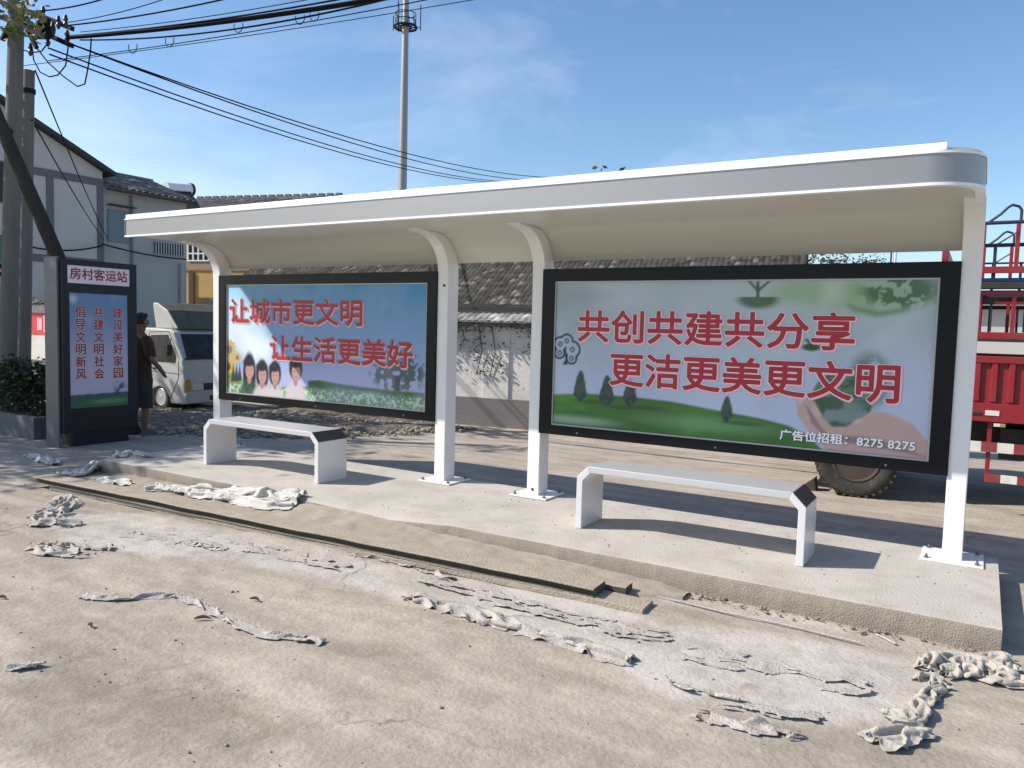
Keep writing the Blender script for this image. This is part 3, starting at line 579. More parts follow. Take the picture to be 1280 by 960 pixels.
def paint2(U, V):
    P = lambda x, y: tuple(atY(x, y, 0)[[0, 2]])
    t = sstep(0.9, 1.9, V)
    A = C(158, 166, 190)[None, None]*(1-t[..., None]) + C(140, 156, 158)[None, None]*t[..., None]
    A = cmixs(A, C(128, 152, 132), sstep(-2.6, -1.2, U)*sstep(1.55, 2.0, V)*0.8)
    A = cmixs(A, C(175, 184, 200), np.clip(fbm(U*1.1, V*1.6, 5)-.42, 0, .3)*1.8)
    A = cmixs(A, C(112, 125, 128), pm(U, V, [P(700, 362), P(730, 358), P(760, 370), P(735, 380), P(705, 378)], .12)*0.5)
    # big leaf and tree top at the upper right
    lf = pm(U, V, [P(985, 352), P(1050, 348), P(1120, 352), P(1160, 372), P(1130, 385), P(1060, 388), P(1000, 380), P(960, 370)], .10); A = cmixs(A, C(122, 156, 104), lf*0.75)
    A = cmixs(A, C(82, 118, 58), pm(U, V, [P(1060, 381), P(1100, 389), P(1135, 385), P(1128, 391), P(1095, 396), P(1065, 388)], .03)*.8)
    A = cmixs(A, C(186, 194, 188), pm(U, V, [P(1030, 355), P(1055, 350), P(1050, 372), P(1030, 378)], .10)*.6)
    c = P(1124, 364); cr_ = ell(U, V, c, .25, .13, .35)*sstep(.42, .52, fbm(U*16, V*18, 25, 4)+.03); A = cmixs(A, C(62, 92, 66), cr_*.9)
    c = P(1010, 362)
    # seedling on a clod
    c = P(947, 374); A = cmixs(A, C(62, 92, 68), ell(U, V, c, .16, .075, .35)*(V < c[1]+.02)*.95)
    c = P(947, 362); A = cmixs(A, C(58, 88, 52), pm(U, V, [P(945, 352), P(949, 352), P(949, 372), P(945, 372)], .008))
    A = cmixs(A, C(58, 88, 52), pm(U, V, [P(934, 351), P(937, 350), P(948, 362), P(946, 365)], .010)); A = cmixs(A, C(58, 88, 52), pm(U, V, [P(960, 351), P(963, 352), P(949, 364), P(947, 361)], .010))
    c = P(1014, 434); A = cmixs(A, C(52, 72, 58), ell(U, V, c, .07, .03, .3)); A = cmixs(A, C(52, 72, 52), pm(U, V, [P(1013, 423), P(1015, 423), P(1015, 433), P(1013, 433)], .006))
    for q in ((1007, 425), (1022, 426)): A = cmixs(A, C(52, 82, 52), pm(U, V, [P(q[0]-2, q[1]), P(q[0]+2, q[1]-2), P(1015, 430), P(1013, 431)], .006))
    # light rays
    A = cmixs(A, C(184, 194, 200), pm(U, V, [P(1120, 400), P(1160, 380), P(1080, 460), P(1050, 480)], .10)*.35)
    # rolling green hill
    hp = [P(689, 532), P(689, 493), P(735, 492), P(790, 496), P(840, 502), P(890, 512), P(950, 523), P(985, 532), P(1010, 545), P(1030, 565), P(900, 556)]
    h = pm(U, V, hp, .012); A = cmixs(A, C(62, 100, 52), h); A = cmixs(A, C(84, 138, 58), h*sstep(.35, .7, fbm(U*1.2, V*3.5, 7))*.9)
    A = cmixs(A, C(40, 74, 50), h*sstep(.50, .35, fbm(U*.8+3, V*4, 17))*.7)
    A = cmixs(A, C(120, 160, 120), h*ell(U, V, P(880, 530), .5, .06, .8)*.4); A = cmixs(A, C(150, 172, 160), ell(U, V, P(715, 525), .35, .035, .9)*.6)  # pale flat ellipses: sunlight glints painted into the poster colours
    for (x, y, hh, ww) in ((725, 483, .145, .082), (758, 489, .145, .085), (787, 492, .125, .082), (908, 512, .115, .062)):
        c = P(x, y); w_ = ww*(1+.25*(fbm(U*30, V*30, 51, 2)-.5)); kk = 1-np.clip((V-c[1]+hh)/(2*hh), 0, 1)
        m = sstep(-.012, .012, w_*np.sqrt(np.clip(kk, 0, 1))*np.clip((V-c[1]+hh)*14, 0, 1)-np.abs(U-c[0]))*(np.abs(V-c[1]) < hh)
        A = cmixs(A, C(46, 56, 54), m*.95); A = cmixs(A, C(66, 82, 72), m*sstep(.5, .65, fbm(U*34, V*30, 61, 2))*.7)
        A = cmixs(A, C(45, 78, 50), ell(U, V, (c[0]+.13, c[1]-hh+.01), .17, .018, .5)*.7)
    # hand-drawn tree outline
    for (x, y, r) in ((700, 430, .065), (708, 426, .060), (715, 437, .075), (699, 441, .050), (714, 448, .050)):
        c = P(x, y); d = np.hypot(U-c[0], (V-c[1])); inside = np.zeros(U.shape, bool)
        for (x2, y2, r2) in ((700, 430, .065), (708, 426, .060), (715, 437, .075), (699, 441, .050), (714, 448, .050)):
            if (x2, y2) != (x, y): q = P(x2, y2); inside |= np.hypot(U-q[0], V-q[1]) < r2-.004
        A = cmixs(A, C(48, 56, 84), (1-sstep(.006, .014, np.abs(d-r)))*(~inside))
        A = cmixs(A, C(60, 68, 95), (1-sstep(.006, .012, np.abs(d-.018)))*.8)
    A = cmixs(A, C(44, 52, 80), pm(U, V, [P(705, 442), P(707, 440), P(708, 448), P(709, 456), P(703, 456), P(706, 449)], .008))
    # globe of trees held in a hand
    c = P(1052, 500); g = ell(U, V, c, .215, .225, .06); A = cmixs(A, C(86, 108, 100), g*.8); A = cmixs(A, C(52, 78, 58), g*sstep(.36, .54, fbm(U*8, V*9, 71))*.9); A = cmixs(A, C(100, 130, 96), g*sstep(.56, .68, fbm(U*13, V*15, 73))*.6)
    A = cmixs(A, C(52, 84, 60), ell(U, V, P(1086, 476), .14, .20, .4)*sstep(.36, .52, fbm(U*10, V*10, 75))*.85)
    hand = [P(1166, 578), P(1164, 556), P(1140, 530), P(1110, 516), P(1090, 515), P(1072, 524), P(1058, 534), P(1040, 534), P(1028, 522), P(1018, 502), P(1008, 497), P(1000, 505), P(995, 500), P(996, 518), P(1008, 536), P(1022, 548), P(1032, 562), P(1060, 572)]
    hm = pm(U, V, hand, .014); A = cmixs(A, C(172, 146, 140), hm); A = cmixs(A, C(192, 172, 166), hm*sstep(.5, .62, fbm(U*2.2+V, V*5, 81))*.9)
    A = cmixs(A, C(108, 86, 90), hm*pm(U, V, [P(1040, 545), P(1080, 546), P(1120, 556), P(1160, 572), P(1110, 562), P(1060, 554)], .02)*.7)
    A = cmixs(A, C(112, 88, 92), hm*pm(U, V, [P(1006, 505), P(1012, 512), P(1026, 534), P(1040, 548), P(1030, 546), P(1014, 528)], .012)*.7)
    return A

def paintK(U, V):   # U = y, V = z on the kiosk
    t = sstep(0.7, 1.9, V)
    A = C(172, 166, 186)[None, None]*(1-t[..., None]) + C(92, 122, 156)[None, None]*t[..., None]
    A = cmixs(A, C(150, 165, 190), sstep(.5, .75, fbm(U*2.5, V*2, 3))*.35)
    hz = 0.55+.03*(fbm(U*5, V*0, 9)-.5); A = cmixs(A, C(62, 78, 84), (1-sstep(0, .02, V-hz))); A = cmixs(A, C(52, 92, 70), 1-sstep(0, .02, V-.50)); A = cmixs(A, C(90, 130, 92), ell(U, V, (-.1, .45), .25, .035, .6)*.8)
    A = cmixs(A, C(66, 70, 92), ell(U, V, (.04, .62), .10, .09, .5)*sstep(.4, .55, fbm(U*16, V*14, 4))*.9)
    A = cmixs(A, C(190, 205, 220), ell(U, V, (-.60, 1.84), .05, .05, .8)*.6)
    return A

def art_sheet(name, parent, u0, u1, v0, v1, paint, place, step):
    us = np.linspace(u0, u1, int((u1-u0)/step)+1); vs = np.linspace(v0, v1, int((v1-v0)/step)+1); U, V = np.meshgrid(us, vs, indexing='ij')
    A = paint(U, V); wave = (fbm(U*1.6, V*1.2, 91)-.5)*0.004
    Vv = place(U, V, wave).reshape(-1, 3)
    return npmesh(name, Vv, gridfaces(len(us), len(vs)), 'art', parent=parent, attrs={'art': A.reshape(-1, 3)})

def text_mesh(body, rect, org, ax, ay, mt, name, parent, offset=0.0, expand=0.0, stack=None):
    """lettering fitted to rect=(u0,u1,v0,v1) in the plane org + u*ax + v*ay"""
    c = bpy.data.curves.new('lettering', 'FONT'); c.body = body; c.resolution_u = 3; c.offset = offset
    o = bpy.data.objects.new('lettering', c); COL.objects.link(o); dg = bpy.context.evaluated_depsgraph_get(); dg.update()
    me = bpy.data.meshes.new_from_object(o.evaluated_get(dg)); bpy.data.objects.remove(o)
    v = np.array([x.co[:] for x in me.vertices]); fs = [tuple(p.vertices) for p in me.polygons]; bpy.data.meshes.remove(me)
    return v, fs
def shifts(r):
    # a heavier stroke: the same glyph printed again a hair beside itself, each a tenth of a millimetre higher
    n = 0 if r <= 0 else (8 if r < .008 else 14)
    return [(0, 0, 0)]+[(r*math.cos(2*math.pi*k/n), r*math.sin(2*math.pi*k/n), .00005*(k+1)) for k in range(n)]
def lettering(body, rect, org, ax, ay, nrm, parent, layers, name='lettering', vertical=False):
    """layers: list of (material, bold offset, du, dv, lift); every layer shares the layout of the plain glyphs"""
    u0, u1, v0, v1 = rect; mb = MB(); ax = np.array(ax, float); ay = np.array(ay, float); nrm = np.array(nrm, float); org = np.array(org, float)
    chars = [ch for ch in body]
    if vertical: cells = [(u0, u1, v1-(v1-v0)*(k+1)/len(chars)+.03*(v1-v0)/len(chars), v1-(v1-v0)*k/len(chars)) for k in range(len(chars))]
    else: cells = None
    for (mt, off, du, dv, lift) in layers:
        if cells is None:
            b, _ = text_mesh(body, rect, org, ax, ay, mt, name, parent, 0.0); v, f = text_mesh(body, rect, org, ax, ay, mt, name, parent, 0.0)
            lo, hi = b.min(0), b.max(0); s = np.array([(u1-u0)/(hi[0]-lo[0]), (v1-v0)/(hi[1]-lo[1])])
            for (sx, sy, sl) in shifts(off):
                uv = (v[:, :2]-lo[:2])*s+[u0+du+sx, v0+dv+sy]; P = org+uv[:, :1]*ax+uv[:, 1:2]*ay+nrm*(lift+sl); mb.add(list(P), f, mt)
        else:
            for ch, (a0, a1, b0, b1) in zip(chars, cells):
                b, _ = text_mesh(ch, rect, org, ax, ay, mt, name, parent, 0.0); v, f = text_mesh(ch, rect, org, ax, ay, mt, name, parent, 0.0)
                lo, hi = b.min(0), b.max(0); s = np.array([(a1-a0)/(hi[0]-lo[0]), (b1-b0)*.86/(hi[1]-lo[1])])
                for (sx, sy, sl) in shifts(off):
                    uv = (v[:, :2]-lo[:2])*s+[a0+du+sx, b0+dv+sy]; P = org+uv[:, :1]*ax+uv[:, 1:2]*ay+nrm*(lift+sl); mb.add(list(P), f, mt)
    me = bpy.data.meshes.new(name); me.from_pydata(mb.v, [], mb.f); me.update()
    for k in mb.mats: me.materials.append(MT[k])
    me.polygons.foreach_set('material_index', mb.mi); o = bpy.data.objects.new(name, me); COL.objects.link(o); put(o, parent)
    return o

def panel(x0, x1, paint, lines, label):
    z0, z1, yf, yb, fwid = 0.622, 2.165, -0.018, 0.15, 0.128
    f = MB(); pw = fwid
    # frame: four mitred bars with an inward step, plus a back tray
    o_ = [(x0, z0), (x1, z0), (x1, z1), (x0, z1)]; i_ = [(x0+pw, z0+pw*.7), (x1-pw, z0+pw*.7), (x1-pw, z1-pw*.9), (x0+pw, z1-pw*.9)]
    vs = []
    for (p, y) in ((o_, yf), (i_, yf), (i_, yf+.03), (o_, yb)): vs += [(a, y, b) for a, b in p]
    fs = []
    for k in range(4):
        j = (k+1) % 4
        fs += [(k, j, 4+j, 4+k), (4+k, 4+j, 8+j, 8+k), (k, 12+k, 12+j, j)]
    f.add(vs, fs, 'black')
    f.add([(a, yb, b) for a, b in o_], [(0, 1, 2, 3)], 'galv')
    fr = f.build('advertising_panel', shelter, bevel=0.004); tag(fr, label)
    ix0, ix1, iz0, iz1 = i_[0][0]-.01, i_[1][0]+.01, i_[0][1]-.01, i_[2][1]+.01
    art_sheet('poster', fr, ix0, ix1, iz0, iz1, paint, lambda U, V, wv: np.stack([U, yf+.026+wv*.4, V], -1), 0.0085)
    g = MB(); e = .012
    for (a, b, c, d) in ((i_[0][0], i_[1][0], i_[0][1], i_[0][1]+e), (i_[0][0], i_[1][0], i_[2][1]-e, i_[2][1])): g.box(a, b, yf+.012, yf+.02, c, d, 'galv')
    for (a, b) in ((i_[0][0], i_[0][0]+e), (i_[1][0]-e, i_[1][0])): g.box(a, b, yf+.0125, yf+.0205, i_[0][1]+e, i_[2][1]-e, 'galv')
    g.build('inner_trim', fr)
    for body, rect, layers in lines: lettering(body, rect, (0, yf+.0225, 0), (1, 0, 0), (0, 0, 1), (0, -1, 0), fr, layers)
    for k in (0.12, .5, .88):
        q = MB(); x = x0+(x1-x0)*k; q.tube([(x, yf-.004, z0+.035), (x, yf+.004, z0+.035)], .009, 'bolt', n=8); q.build('screw', fr)
BIG = [('pink_outline', .013, .009, -.011, 0.0), ('pale_outline', .014, 0, 0, .0009), ('maroon_letter', .0062, -.001, .002, .0018), ('red_letter', .0055, 0.001, -.002, .0026)]
BIG1 = [('pink_outline', .012, .010, -.012, 0.0), ('dark_shadowprint', .010, -.008, .006, .0008), ('pale_outline', .011, 0, 0, .0017), ('maroon_letter', .006, -.002, .003, .0026), ('red_letter', .0050, 0.002, -.003, .0034)]
panel(-8.17, -4.79, paint1, [('让城市更文明', (-7.975, -5.815, 1.585, 1.870), BIG1), ('让生活更美好', (-7.255, -5.105, 1.160, 1.440), BIG1)], 'black framed panel with a blue sky poster of four people and sunflowers')
SMALL = [('dark_shadowprint', .0045, .002, -.0025, 0.0), ('white_letter', .0022, 0, 0, .0008)]
panel(-3.56, -0.165, paint2, [('共创共建共分享', (-3.185, -0.845, 1.505, 1.785), BIG), ('更洁更美更文明', (-2.850, -0.518, 1.122, 1.412), BIG), ('广告位招租：8275 8275', (-1.353, -0.386, 0.775, 0.855), SMALL)], 'black framed panel with a pale green poster of a hand holding trees')

# ------------------------------------------------------------------ BENCHES
def make_bench(x0, x1, y0, y1, label):
    b = empty('bench', ((x0+x1)/2, (y0+y1)/2, 0)); tag(b, label, 'bench', 'metal benches under the shelter')
    H, ch, t = 0.515, 0.098, 0.052
    s = MB(); s.prism([(x0+ch, H), (x1-ch, H), (x1-ch-.02, H-t), (x0+ch+.02, H-t)], (0, y0, 0), (1, 0, 0), (0, 0, 1), (0, y1-y0, 0), 'bench_steel'); s.build('seat', b, bevel=.004)
    for sgn, xe in ((1, x0), (-1, x1)):
        e_ = MB(); d_ = .0015; e_.prism([(xe+sgn*.004-sgn*d_, H-ch+.004+d_), (xe+sgn*(ch-.004)-sgn*d_, H-.004+d_), (xe+sgn*(ch+.004), H-.012), (xe+sgn*.012, H-ch-.004)], (0, y0+.003, 0), (1, 0, 0), (0, 0, 1), (0, y1-y0-.006, 0), 'bench_end_shade' if sgn < 0 else 'bench'); e_.build('end_plate', b)
    for sgn, xe in ((1, x0), (-1, x1)):
        l = MB(); l.prism([(xe, 0.0), (xe, H-ch), (xe+sgn*ch, H), (xe+sgn*(ch+.02), H-t), (xe+sgn*t, H-ch-.025), (xe+sgn*t, 0.0)], (0, y0-.001, 0), (1, 0, 0), (0, 0, 1), (0, y1-y0+.002, 0), 'bench'); l.build('leg', b, bevel=.004)
    return b
make_bench(-2.75, -0.98, -0.808, -0.40, 'pale metal bench with chamfered ends under the panel showing a hand holding trees')
make_bench(-7.365, -5.60, -0.845, -0.44, 'pale metal bench with chamfered ends under the panel showing four people')

# ------------------------------------------------------------------ BOARDS in front of the slab
def board(name, a, b, wd, ht, mt_top, mt_edge, label, warp=0.007, channel=False):
    a = np.array(a, float); b = np.array(b, float); n = 60; d = b-a; L = np.linalg.norm(d); d /= L; s = np.array([-d[1], d[0], 0]); rings = []
    for k in range(n+1):
        t = k/n; p = a+(b-a)*t; wob = warp*(fbm(np.array([t*9.]), np.array([ht*90.]), 3)[0]-.5)*2; zz = warp*(fbm(np.array([t*14.]), np.array([wd*50.]), 8)[0]-.5)*2
        e = .004
        pr = [(0, 0), (wd, 0), (wd, ht-e), (wd-e, ht), (e, ht), (0, ht-e)]
        if channel: pr = [(.004, 0), (wd, 0), (wd, ht-e), (wd-e, ht), (e, ht), (0, ht-e), (0, ht-.010), (channel, ht-.012), (channel, .009), (.004, .007)]
        rings.append([p+s*(q[0]+wob)+np.array([0, 0, q[1]+(zz if q[1] > 0 else 0)]) for q in pr])
    mb = MB(); nn = len(pr); vs = [p for r in rings for p in r]
    fs_top = []; fs_e = []
    for i in range(n):
        for k in range(nn):
            (fs_top if k in (2, 3, 4) or (channel and k in (5, nn-1)) else fs_e).append((i*nn+k, i*nn+(k+1) % nn, (i+1)*nn+(k+1) % nn, (i+1)*nn+k))
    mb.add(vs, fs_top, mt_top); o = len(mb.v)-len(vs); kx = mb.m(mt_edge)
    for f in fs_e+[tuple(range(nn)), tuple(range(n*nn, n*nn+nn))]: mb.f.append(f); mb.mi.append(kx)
    ob = mb.build(name, smooth=False); tag(ob, label, 'board', 'boards lying along the kerb'); return ob
p0 = atZ(62, 612); p1 = atZ(803, 769)
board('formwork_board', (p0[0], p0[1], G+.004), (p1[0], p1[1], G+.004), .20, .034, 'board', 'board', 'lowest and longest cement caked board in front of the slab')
board('formwork_board', (p0[0]-.25, p0[1]-.036, G+.050), (p1[0]-.33, p1[1]-.012, G+.041), .20, .062, 'board', 'board_edge_shade', 'upper dusty board with a hollow dark front lying on the longest board', channel=.035)
board('formwork_board', (-6.4, p0[1]+.20, G+.004), (p1[0]-.20, p1[1]+.205, G+.004), .13, .07, 'board', 'board_edge_shade', 'dusty board nearest the slab face behind the stacked pair')

# ------------------------------------------------------------------ CLOTH on the ground
def relax_cloth(X, ru, rv, seed, steps=90, iters=5, bend=.25, hold=.02, base=None):
    """let a too-large sheet settle on the ground so that it buckles into real folds (position based dynamics)"""
    nu, nv = X.shape[:2]; X = X.copy(); X0 = X.copy(); Vel = np.zeros_like(X); r_ = np.random.default_rng(seed); gl = base(X0[..., 0], X0[..., 1])
    def cons(sa, sb, L, k):
        A, B = X[sa], X[sb]; d = B-A; l = np.sqrt((d*d).sum(-1, keepdims=True))+1e-9; c = d*(.5*k*(l-L)/l); X[sa] = A+c; X[sb] = B-c
    al = slice(None); rd = math.hypot(ru, rv)
    for st in range(steps):
        P = X.copy(); X += Vel*.93; X[..., 2] -= .0009
        for _ in range(iters):
            for o in (0, 1):
                n = (nu-o)//2*2; cons((slice(o, o+n, 2), al), (slice(o+1, o+n, 2), al), ru, 1); n = (nv-o)//2*2; cons((al, slice(o, o+n, 2)), (al, slice(o+1, o+n, 2)), rv, 1)
            for o in (0, 1):
                n = (nu-o)//2*2; a_, b_ = slice(o, o+n, 2), slice(o+1, o+n, 2); cons((a_, slice(0, nv-1)), (b_, slice(1, nv)), rd, .35); cons((a_, slice(1, nv)), (b_, slice(0, nv-1)), rd, .35)
            for o in (0, 1, 2, 3):
                ia = np.arange(o, nu-2, 4); ia = ia[ia+2 < nu]
                if len(ia): cons((ia, al), (ia+2, al), 2*ru, bend)
                ja = np.arange(o, nv-2, 4)
                if len(ja): cons((al, ja), (al, ja+2), 2*rv, bend)
            low = X[..., 2] < gl; X[..., 2] = np.maximum(X[..., 2], gl)
        X[..., :2] += (X0[..., :2]-X[..., :2])*hold
        fr = (X[..., 2] < gl+.003)[..., None]; X[..., :2] = np.where(fr, P[..., :2]+(X[..., :2]-P[..., :2])*.5, X[..., :2]); Vel = X-P
        m = np.linalg.norm(Vel, axis=-1, keepdims=True); Vel *= np.minimum(1, .02/(m+1e-9))
        gl = base(X[..., 0], X[..., 1])
    return X
def cloth(name, line, wid, cu, cv, seed, label, mt='cloth', step=.02, z0=.01, lump=.0, tear=0.0, fray=.5, base=terrain, plane=G, hold=.02, bend=.25, steps=90):
    """line: the middle of the scrap on the ground, wid: its width there; cu, cv: how much more cloth there is than ground under it"""
    C_ = np.array([atZ(*p, plane)[:2] for p in line]); L = np.concatenate([[0], np.cumsum(np.linalg.norm(np.diff(C_, axis=0), axis=1))]); wid = np.broadcast_to(wid, (len(line),)) if np.isscalar(wid) else np.array(wid)
    nu = max(8, int(L[-1]*cu/step)); tt = np.linspace(0, L[-1], nu); cx, cy = np.interp(tt, L, C_[:, 0]), np.interp(tt, L, C_[:, 1]); ww = np.interp(tt, L, wid)
    ks = np.ones(9)/9; pad = lambda q: np.convolve(np.concatenate([[q[0]]*4, q, [q[-1]]*4]), ks, 'valid'); cx, cy = pad(cx), pad(cy)
    d = np.stack([np.gradient(cx), np.gradient(cy)], 1); d /= np.linalg.norm(d, axis=1, keepdims=True); nrm = np.stack([-d[:, 1], d[:, 0]], 1)
    nv = max(7, int(ww.max()*cv/step)); vv = np.linspace(-.5, .5, nv); U, W = np.meshgrid(tt, vv, indexing='ij')
    ww2 = ww*(.8+.5*(fbm(tt*6, tt*0+seed, seed, 3)-.5)*2*fray)
    x = cx[:, None]+nrm[:, :1]*W*ww2[:, None]; y = cy[:, None]+nrm[:, 1:]*W*ww2[:, None]
    jit = (fbm(U*14, W*nv*.5, seed+3, 3)-.5); x = x+.02*jit; y = y+.02*(fbm(U*14+5, W*nv*.5, seed+4, 3)-.5)
    r_ = np.random.default_rng(seed); z = base(x, y)+z0+z0*(.25*r_.random(x.shape)+2.4*fbm(tt[:, None]*cu/step*.22+0*W, W*nv*.26+0*U, seed+31, 2))+lump*np.clip(1-(2*W)**2, 0, 1)*np.sin(np.pi*np.clip(U/L[-1], 0, 1))**.5*(.6+.8*fbm(U*9, W*4, seed+8, 2))
    if steps == 0: z = base(x, y)+.003+.010*ridged(x*9, y*11, seed+40, 3)**3+.012*fbm(x*3, y*4, seed+41, 2)**2
    X = np.stack([x, y, z], -1) if steps == 0 else relax_cloth(np.stack([x, y, z], -1), step, step, seed, steps=steps, base=lambda a, b_: base(a, b_)+.004, hold=hold, bend=bend)
    Fq = gridfaces(nu, nv); e = np.minimum(np.minimum(U, L[-1]-U)/.05, (.5-np.abs(W))*ww.max()/.035); keep = e > fbm(U*22, W*ww.max()*26, seed+11, 3)*1.5*fray
    if tear > 0: keep &= fbm(U*9, W*ww.max()*13, seed+20, 3) < 1-tear
    ok = keep.ravel()[Fq].all(1); Fq = Fq[ok]; V = X.reshape(-1, 3); used = np.unique(Fq); mp_ = np.full(len(V), -1); mp_[used] = np.arange(len(used))
    o = npmesh(name, V[used], mp_[Fq], mt); sb = o.modifiers.new('smooth', 'SUBSURF'); sb.levels = 1; sb.render_levels = 1; sm = o.modifiers.new('solid', 'SOLIDIFY'); sm.thickness = .0015; sm.offset = 0
    tag(o, label, 'cloth', 'white cloth scraps left around the slab'); return o
soft = lambda x, y: terrain(x, y, .10)
road = lambda x, y: np.full(np.shape(x), G)
cloth('cloth_sheet', [(182, 604), (225, 607), (268, 614), (312, 621), (350, 627), (378, 629)], [.20, .30, .34, .42, .46, .34], 1.08, 1.75, 11, 'long white cloth draped along the slab edge beside the left bench', base=soft, plane=-.05, step=.022, z0=.012)
cloth('cloth_scrap', [(140, 569), (124, 572), (112, 581), (96, 587), (76, 583)], [.14, .22, .34, .32, .2], 1.15, 1.8, 21, 'crumpled white cloth hanging over the far left corner of the slab', base=soft, plane=-.06, step=.022, z0=.02)
cloth('cloth_scrap', [(32, 570), (50, 573), (70, 582)], [.16, .24, .18], 1.15, 1.9, 31, 'narrow white cloth scrap at the far left end of the ground beyond the slab', base=road, step=.022, z0=.015)
cloth('cloth_scrap', [(146, 573), (154, 568), (166, 569), (184, 573)], [.2, .28, .24, .14], 1.4, 1.7, 41, 'small crumpled white cloth lying on the slab near the dark kiosk', base=lambda x, y: np.zeros(np.shape(x)), plane=0.0, step=.022, z0=.02)
cloth('cloth_scrap', [(120, 600), (145, 601), (168, 604)], [.16, .22, .16], 1.2, 1.7, 43, 'white cloth bunched at the foot of the slab left of the long drape', base=soft, plane=-.09, step=.022, z0=.015)
cloth('cloth_rag', [(84, 622), (80, 634), (66, 645), (50, 655), (70, 656), (104, 657)], [.26, .34, .42, .36, .28, .16], 1.25, 1.35, 51, 'torn grey white rag heaped at the left end of the boards', 'rag', tear=.34, fray=.9, base=road, z0=.014, hold=.035)
cloth('cloth_rag', [(38, 682), (66, 690), (100, 690), (144, 690)], [.22, .34, .34, .2], 1.2, 1.3, 61, 'flat torn rag lying on the road below the heaped left rag', 'rag', tear=.36, fray=.9, base=road, z0=.010, hold=.035)
cloth('cloth_strip', [(96, 744), (112, 746), (130, 750), (160, 750), (205, 747), (220, 745), (244, 752), (266, 767), (300, 782), (335, 796), (372, 799), (410, 807)], [.06, .10, .09, .06, .06, .10, .10, .08, .09, .10, .06, .04], 1.04, 1.7, 71, 'thin white strip of cloth winding across the bare road', 'rag', base=road, step=.014, z0=.006, fray=.6)
cloth('cloth_strip', [(-6, 839), (20, 836), (40, 832), (60, 833)], [.09, .11, .07, .05], 1.06, 1.6, 81, 'thin white strip of cloth on the road at the left edge of the photo', 'rag', base=road, step=.014, z0=.006, fray=.6)
cloth('cloth_rag', [(498, 746), (540, 756), (580, 764), (615, 777), (650, 789), (692, 799), (735, 812), (775, 826), (800, 834)], [.12, .2, .24, .26, .24, .22, .24, .22, .12], 1.1, 1.5, 91, 'long ragged white cloth stretched on the road below the boards', 'rag', tear=.24, fray=.95, base=road, step=.02, z0=.009, hold=.03)
cloth('cloth_rag', [(424, 690), (470, 697), (520, 709), (574, 727)], [.1, .14, .14, .08], 1.1, 1.4, 95, 'ragged cloth shreds along the foot of the boards', 'rag', tear=.3, fray=1., base=road, step=.018, z0=.007, hold=.03)
cloth('cloth_heap', [(1162, 842), (1180, 834), (1205, 832), (1228, 836), (1244, 850), (1272, 856), (1300, 860)], [.24, .36, .42, .40, .26, .16, .08], 1.7, 2.0, 101, 'big lumpy heap of white cloth at the near right corner of the slab', 'heap_cloth', base=road, step=.020, z0=.05, lump=.10, hold=.05, fray=.35, bend=.12)
cloth('cloth_scrap', [(1234, 833), (1250, 828), (1270, 832)], [.2, .30, .2], 1.8, 2.0, 107, 'rounded bundle of white cloth beside the big heap, half in shadow', 'heap_cloth', base=road, step=.018, z0=.05, lump=.09, hold=.06, fray=.3, bend=.12)
cloth('cloth_scrap', [(1148, 856), (1164, 850), (1182, 852)], [.16, .24, .18], 1.5, 1.7, 111, 'small folded white cloth just left of the big heap', 'heap_cloth', base=road, step=.016, z0=.03, lump=.03, hold=.05)
cloth('cloth_scrap', [(1184, 864), (1160, 870), (1148, 882), (1152, 900), (1140, 905), (1116, 896), (1096, 892)], [.08, .13, .14, .12, .16, .16, .1], 1.15, 1.9, 121, 'twisted white cloth arm on the road in front of the big heap', 'heap_cloth', base=road, step=.016, z0=.02, lump=.02, hold=.04)
cloth('cloth_scrap', [(1084, 930), (1108, 924), (1136, 918), (1168, 917)], [.16, .24, .18, .12], 1.25, 1.6, 131, 'crinkled white cloth nearest the camera at lower right', 'heap_cloth', base=road, step=.016, z0=.014, hold=.035)
cloth('cloth_rag', [(856, 893), (885, 896), (910, 904), (945, 912), (985, 917), (1016, 922)], [.07, .12, .14, .14, .14, .1], 1.12, 1.7, 141, 'ragged cloth edge curling on the road left of the crinkled scrap', 'rag', tear=.16, fray=.8, base=road, step=.016, z0=.012, hold=.03)
cloth('cloth_rag', [(800, 842), (838, 852), (872, 866), (905, 872), (940, 880)], [.06, .12, .14, .12, .05], 1.08, 1.35, 161, 'flat torn rag lying on the road between the long rag and the curling one', 'rag', tear=.34, fray=1., base=road, step=.018, z0=.006, hold=.03)
cloth('cloth_rag', [(640, 756), (676, 768), (716, 780), (752, 786)], [.06, .10, .10, .05], 1.08, 1.4, 171, 'narrow torn rag lying just below the right end of the boards', 'rag', tear=.3, fray=1., base=road, step=.018, z0=.006, hold=.03)
cloth('cloth_rag', [(168, 668), (200, 672), (240, 680), (286, 690)], [.08, .14, .14, .06], 1.06, 1.3, 181, 'flat torn rag near the left end of the boards, right of the heaped rag', 'rag', tear=.4, fray=1., base=road, step=.018, z0=.006, hold=.03)
cloth('cloth_film', [(520, 722), (600, 744), (690, 768), (780, 790), (850, 800)], [.16, .30, .38, .36, .2], 1.0, 1.0, 201, 'thin flattened film of cloth on the road along the right half of the boards', 'rag', tear=.45, fray=1.1, base=road, step=.013, steps=0)
cloth('cloth_film', [(840, 815), (920, 828), (1010, 846), (1100, 862)], [.2, .45, .5, .25], 1.0, 1.0, 211, 'thin flattened film of cloth on the road left of the twisted arm', 'rag', tear=.47, fray=1.1, base=road, step=.013, steps=0)
cloth('cloth_film', [(150, 668), (240, 676), (340, 690), (440, 712)], [.2, .36, .36, .16], 1.0, 1.0, 221, 'thin flattened film of cloth on the road below the left half of the boards', 'rag', tear=.47, fray=1.1, base=road, step=.013, steps=0)
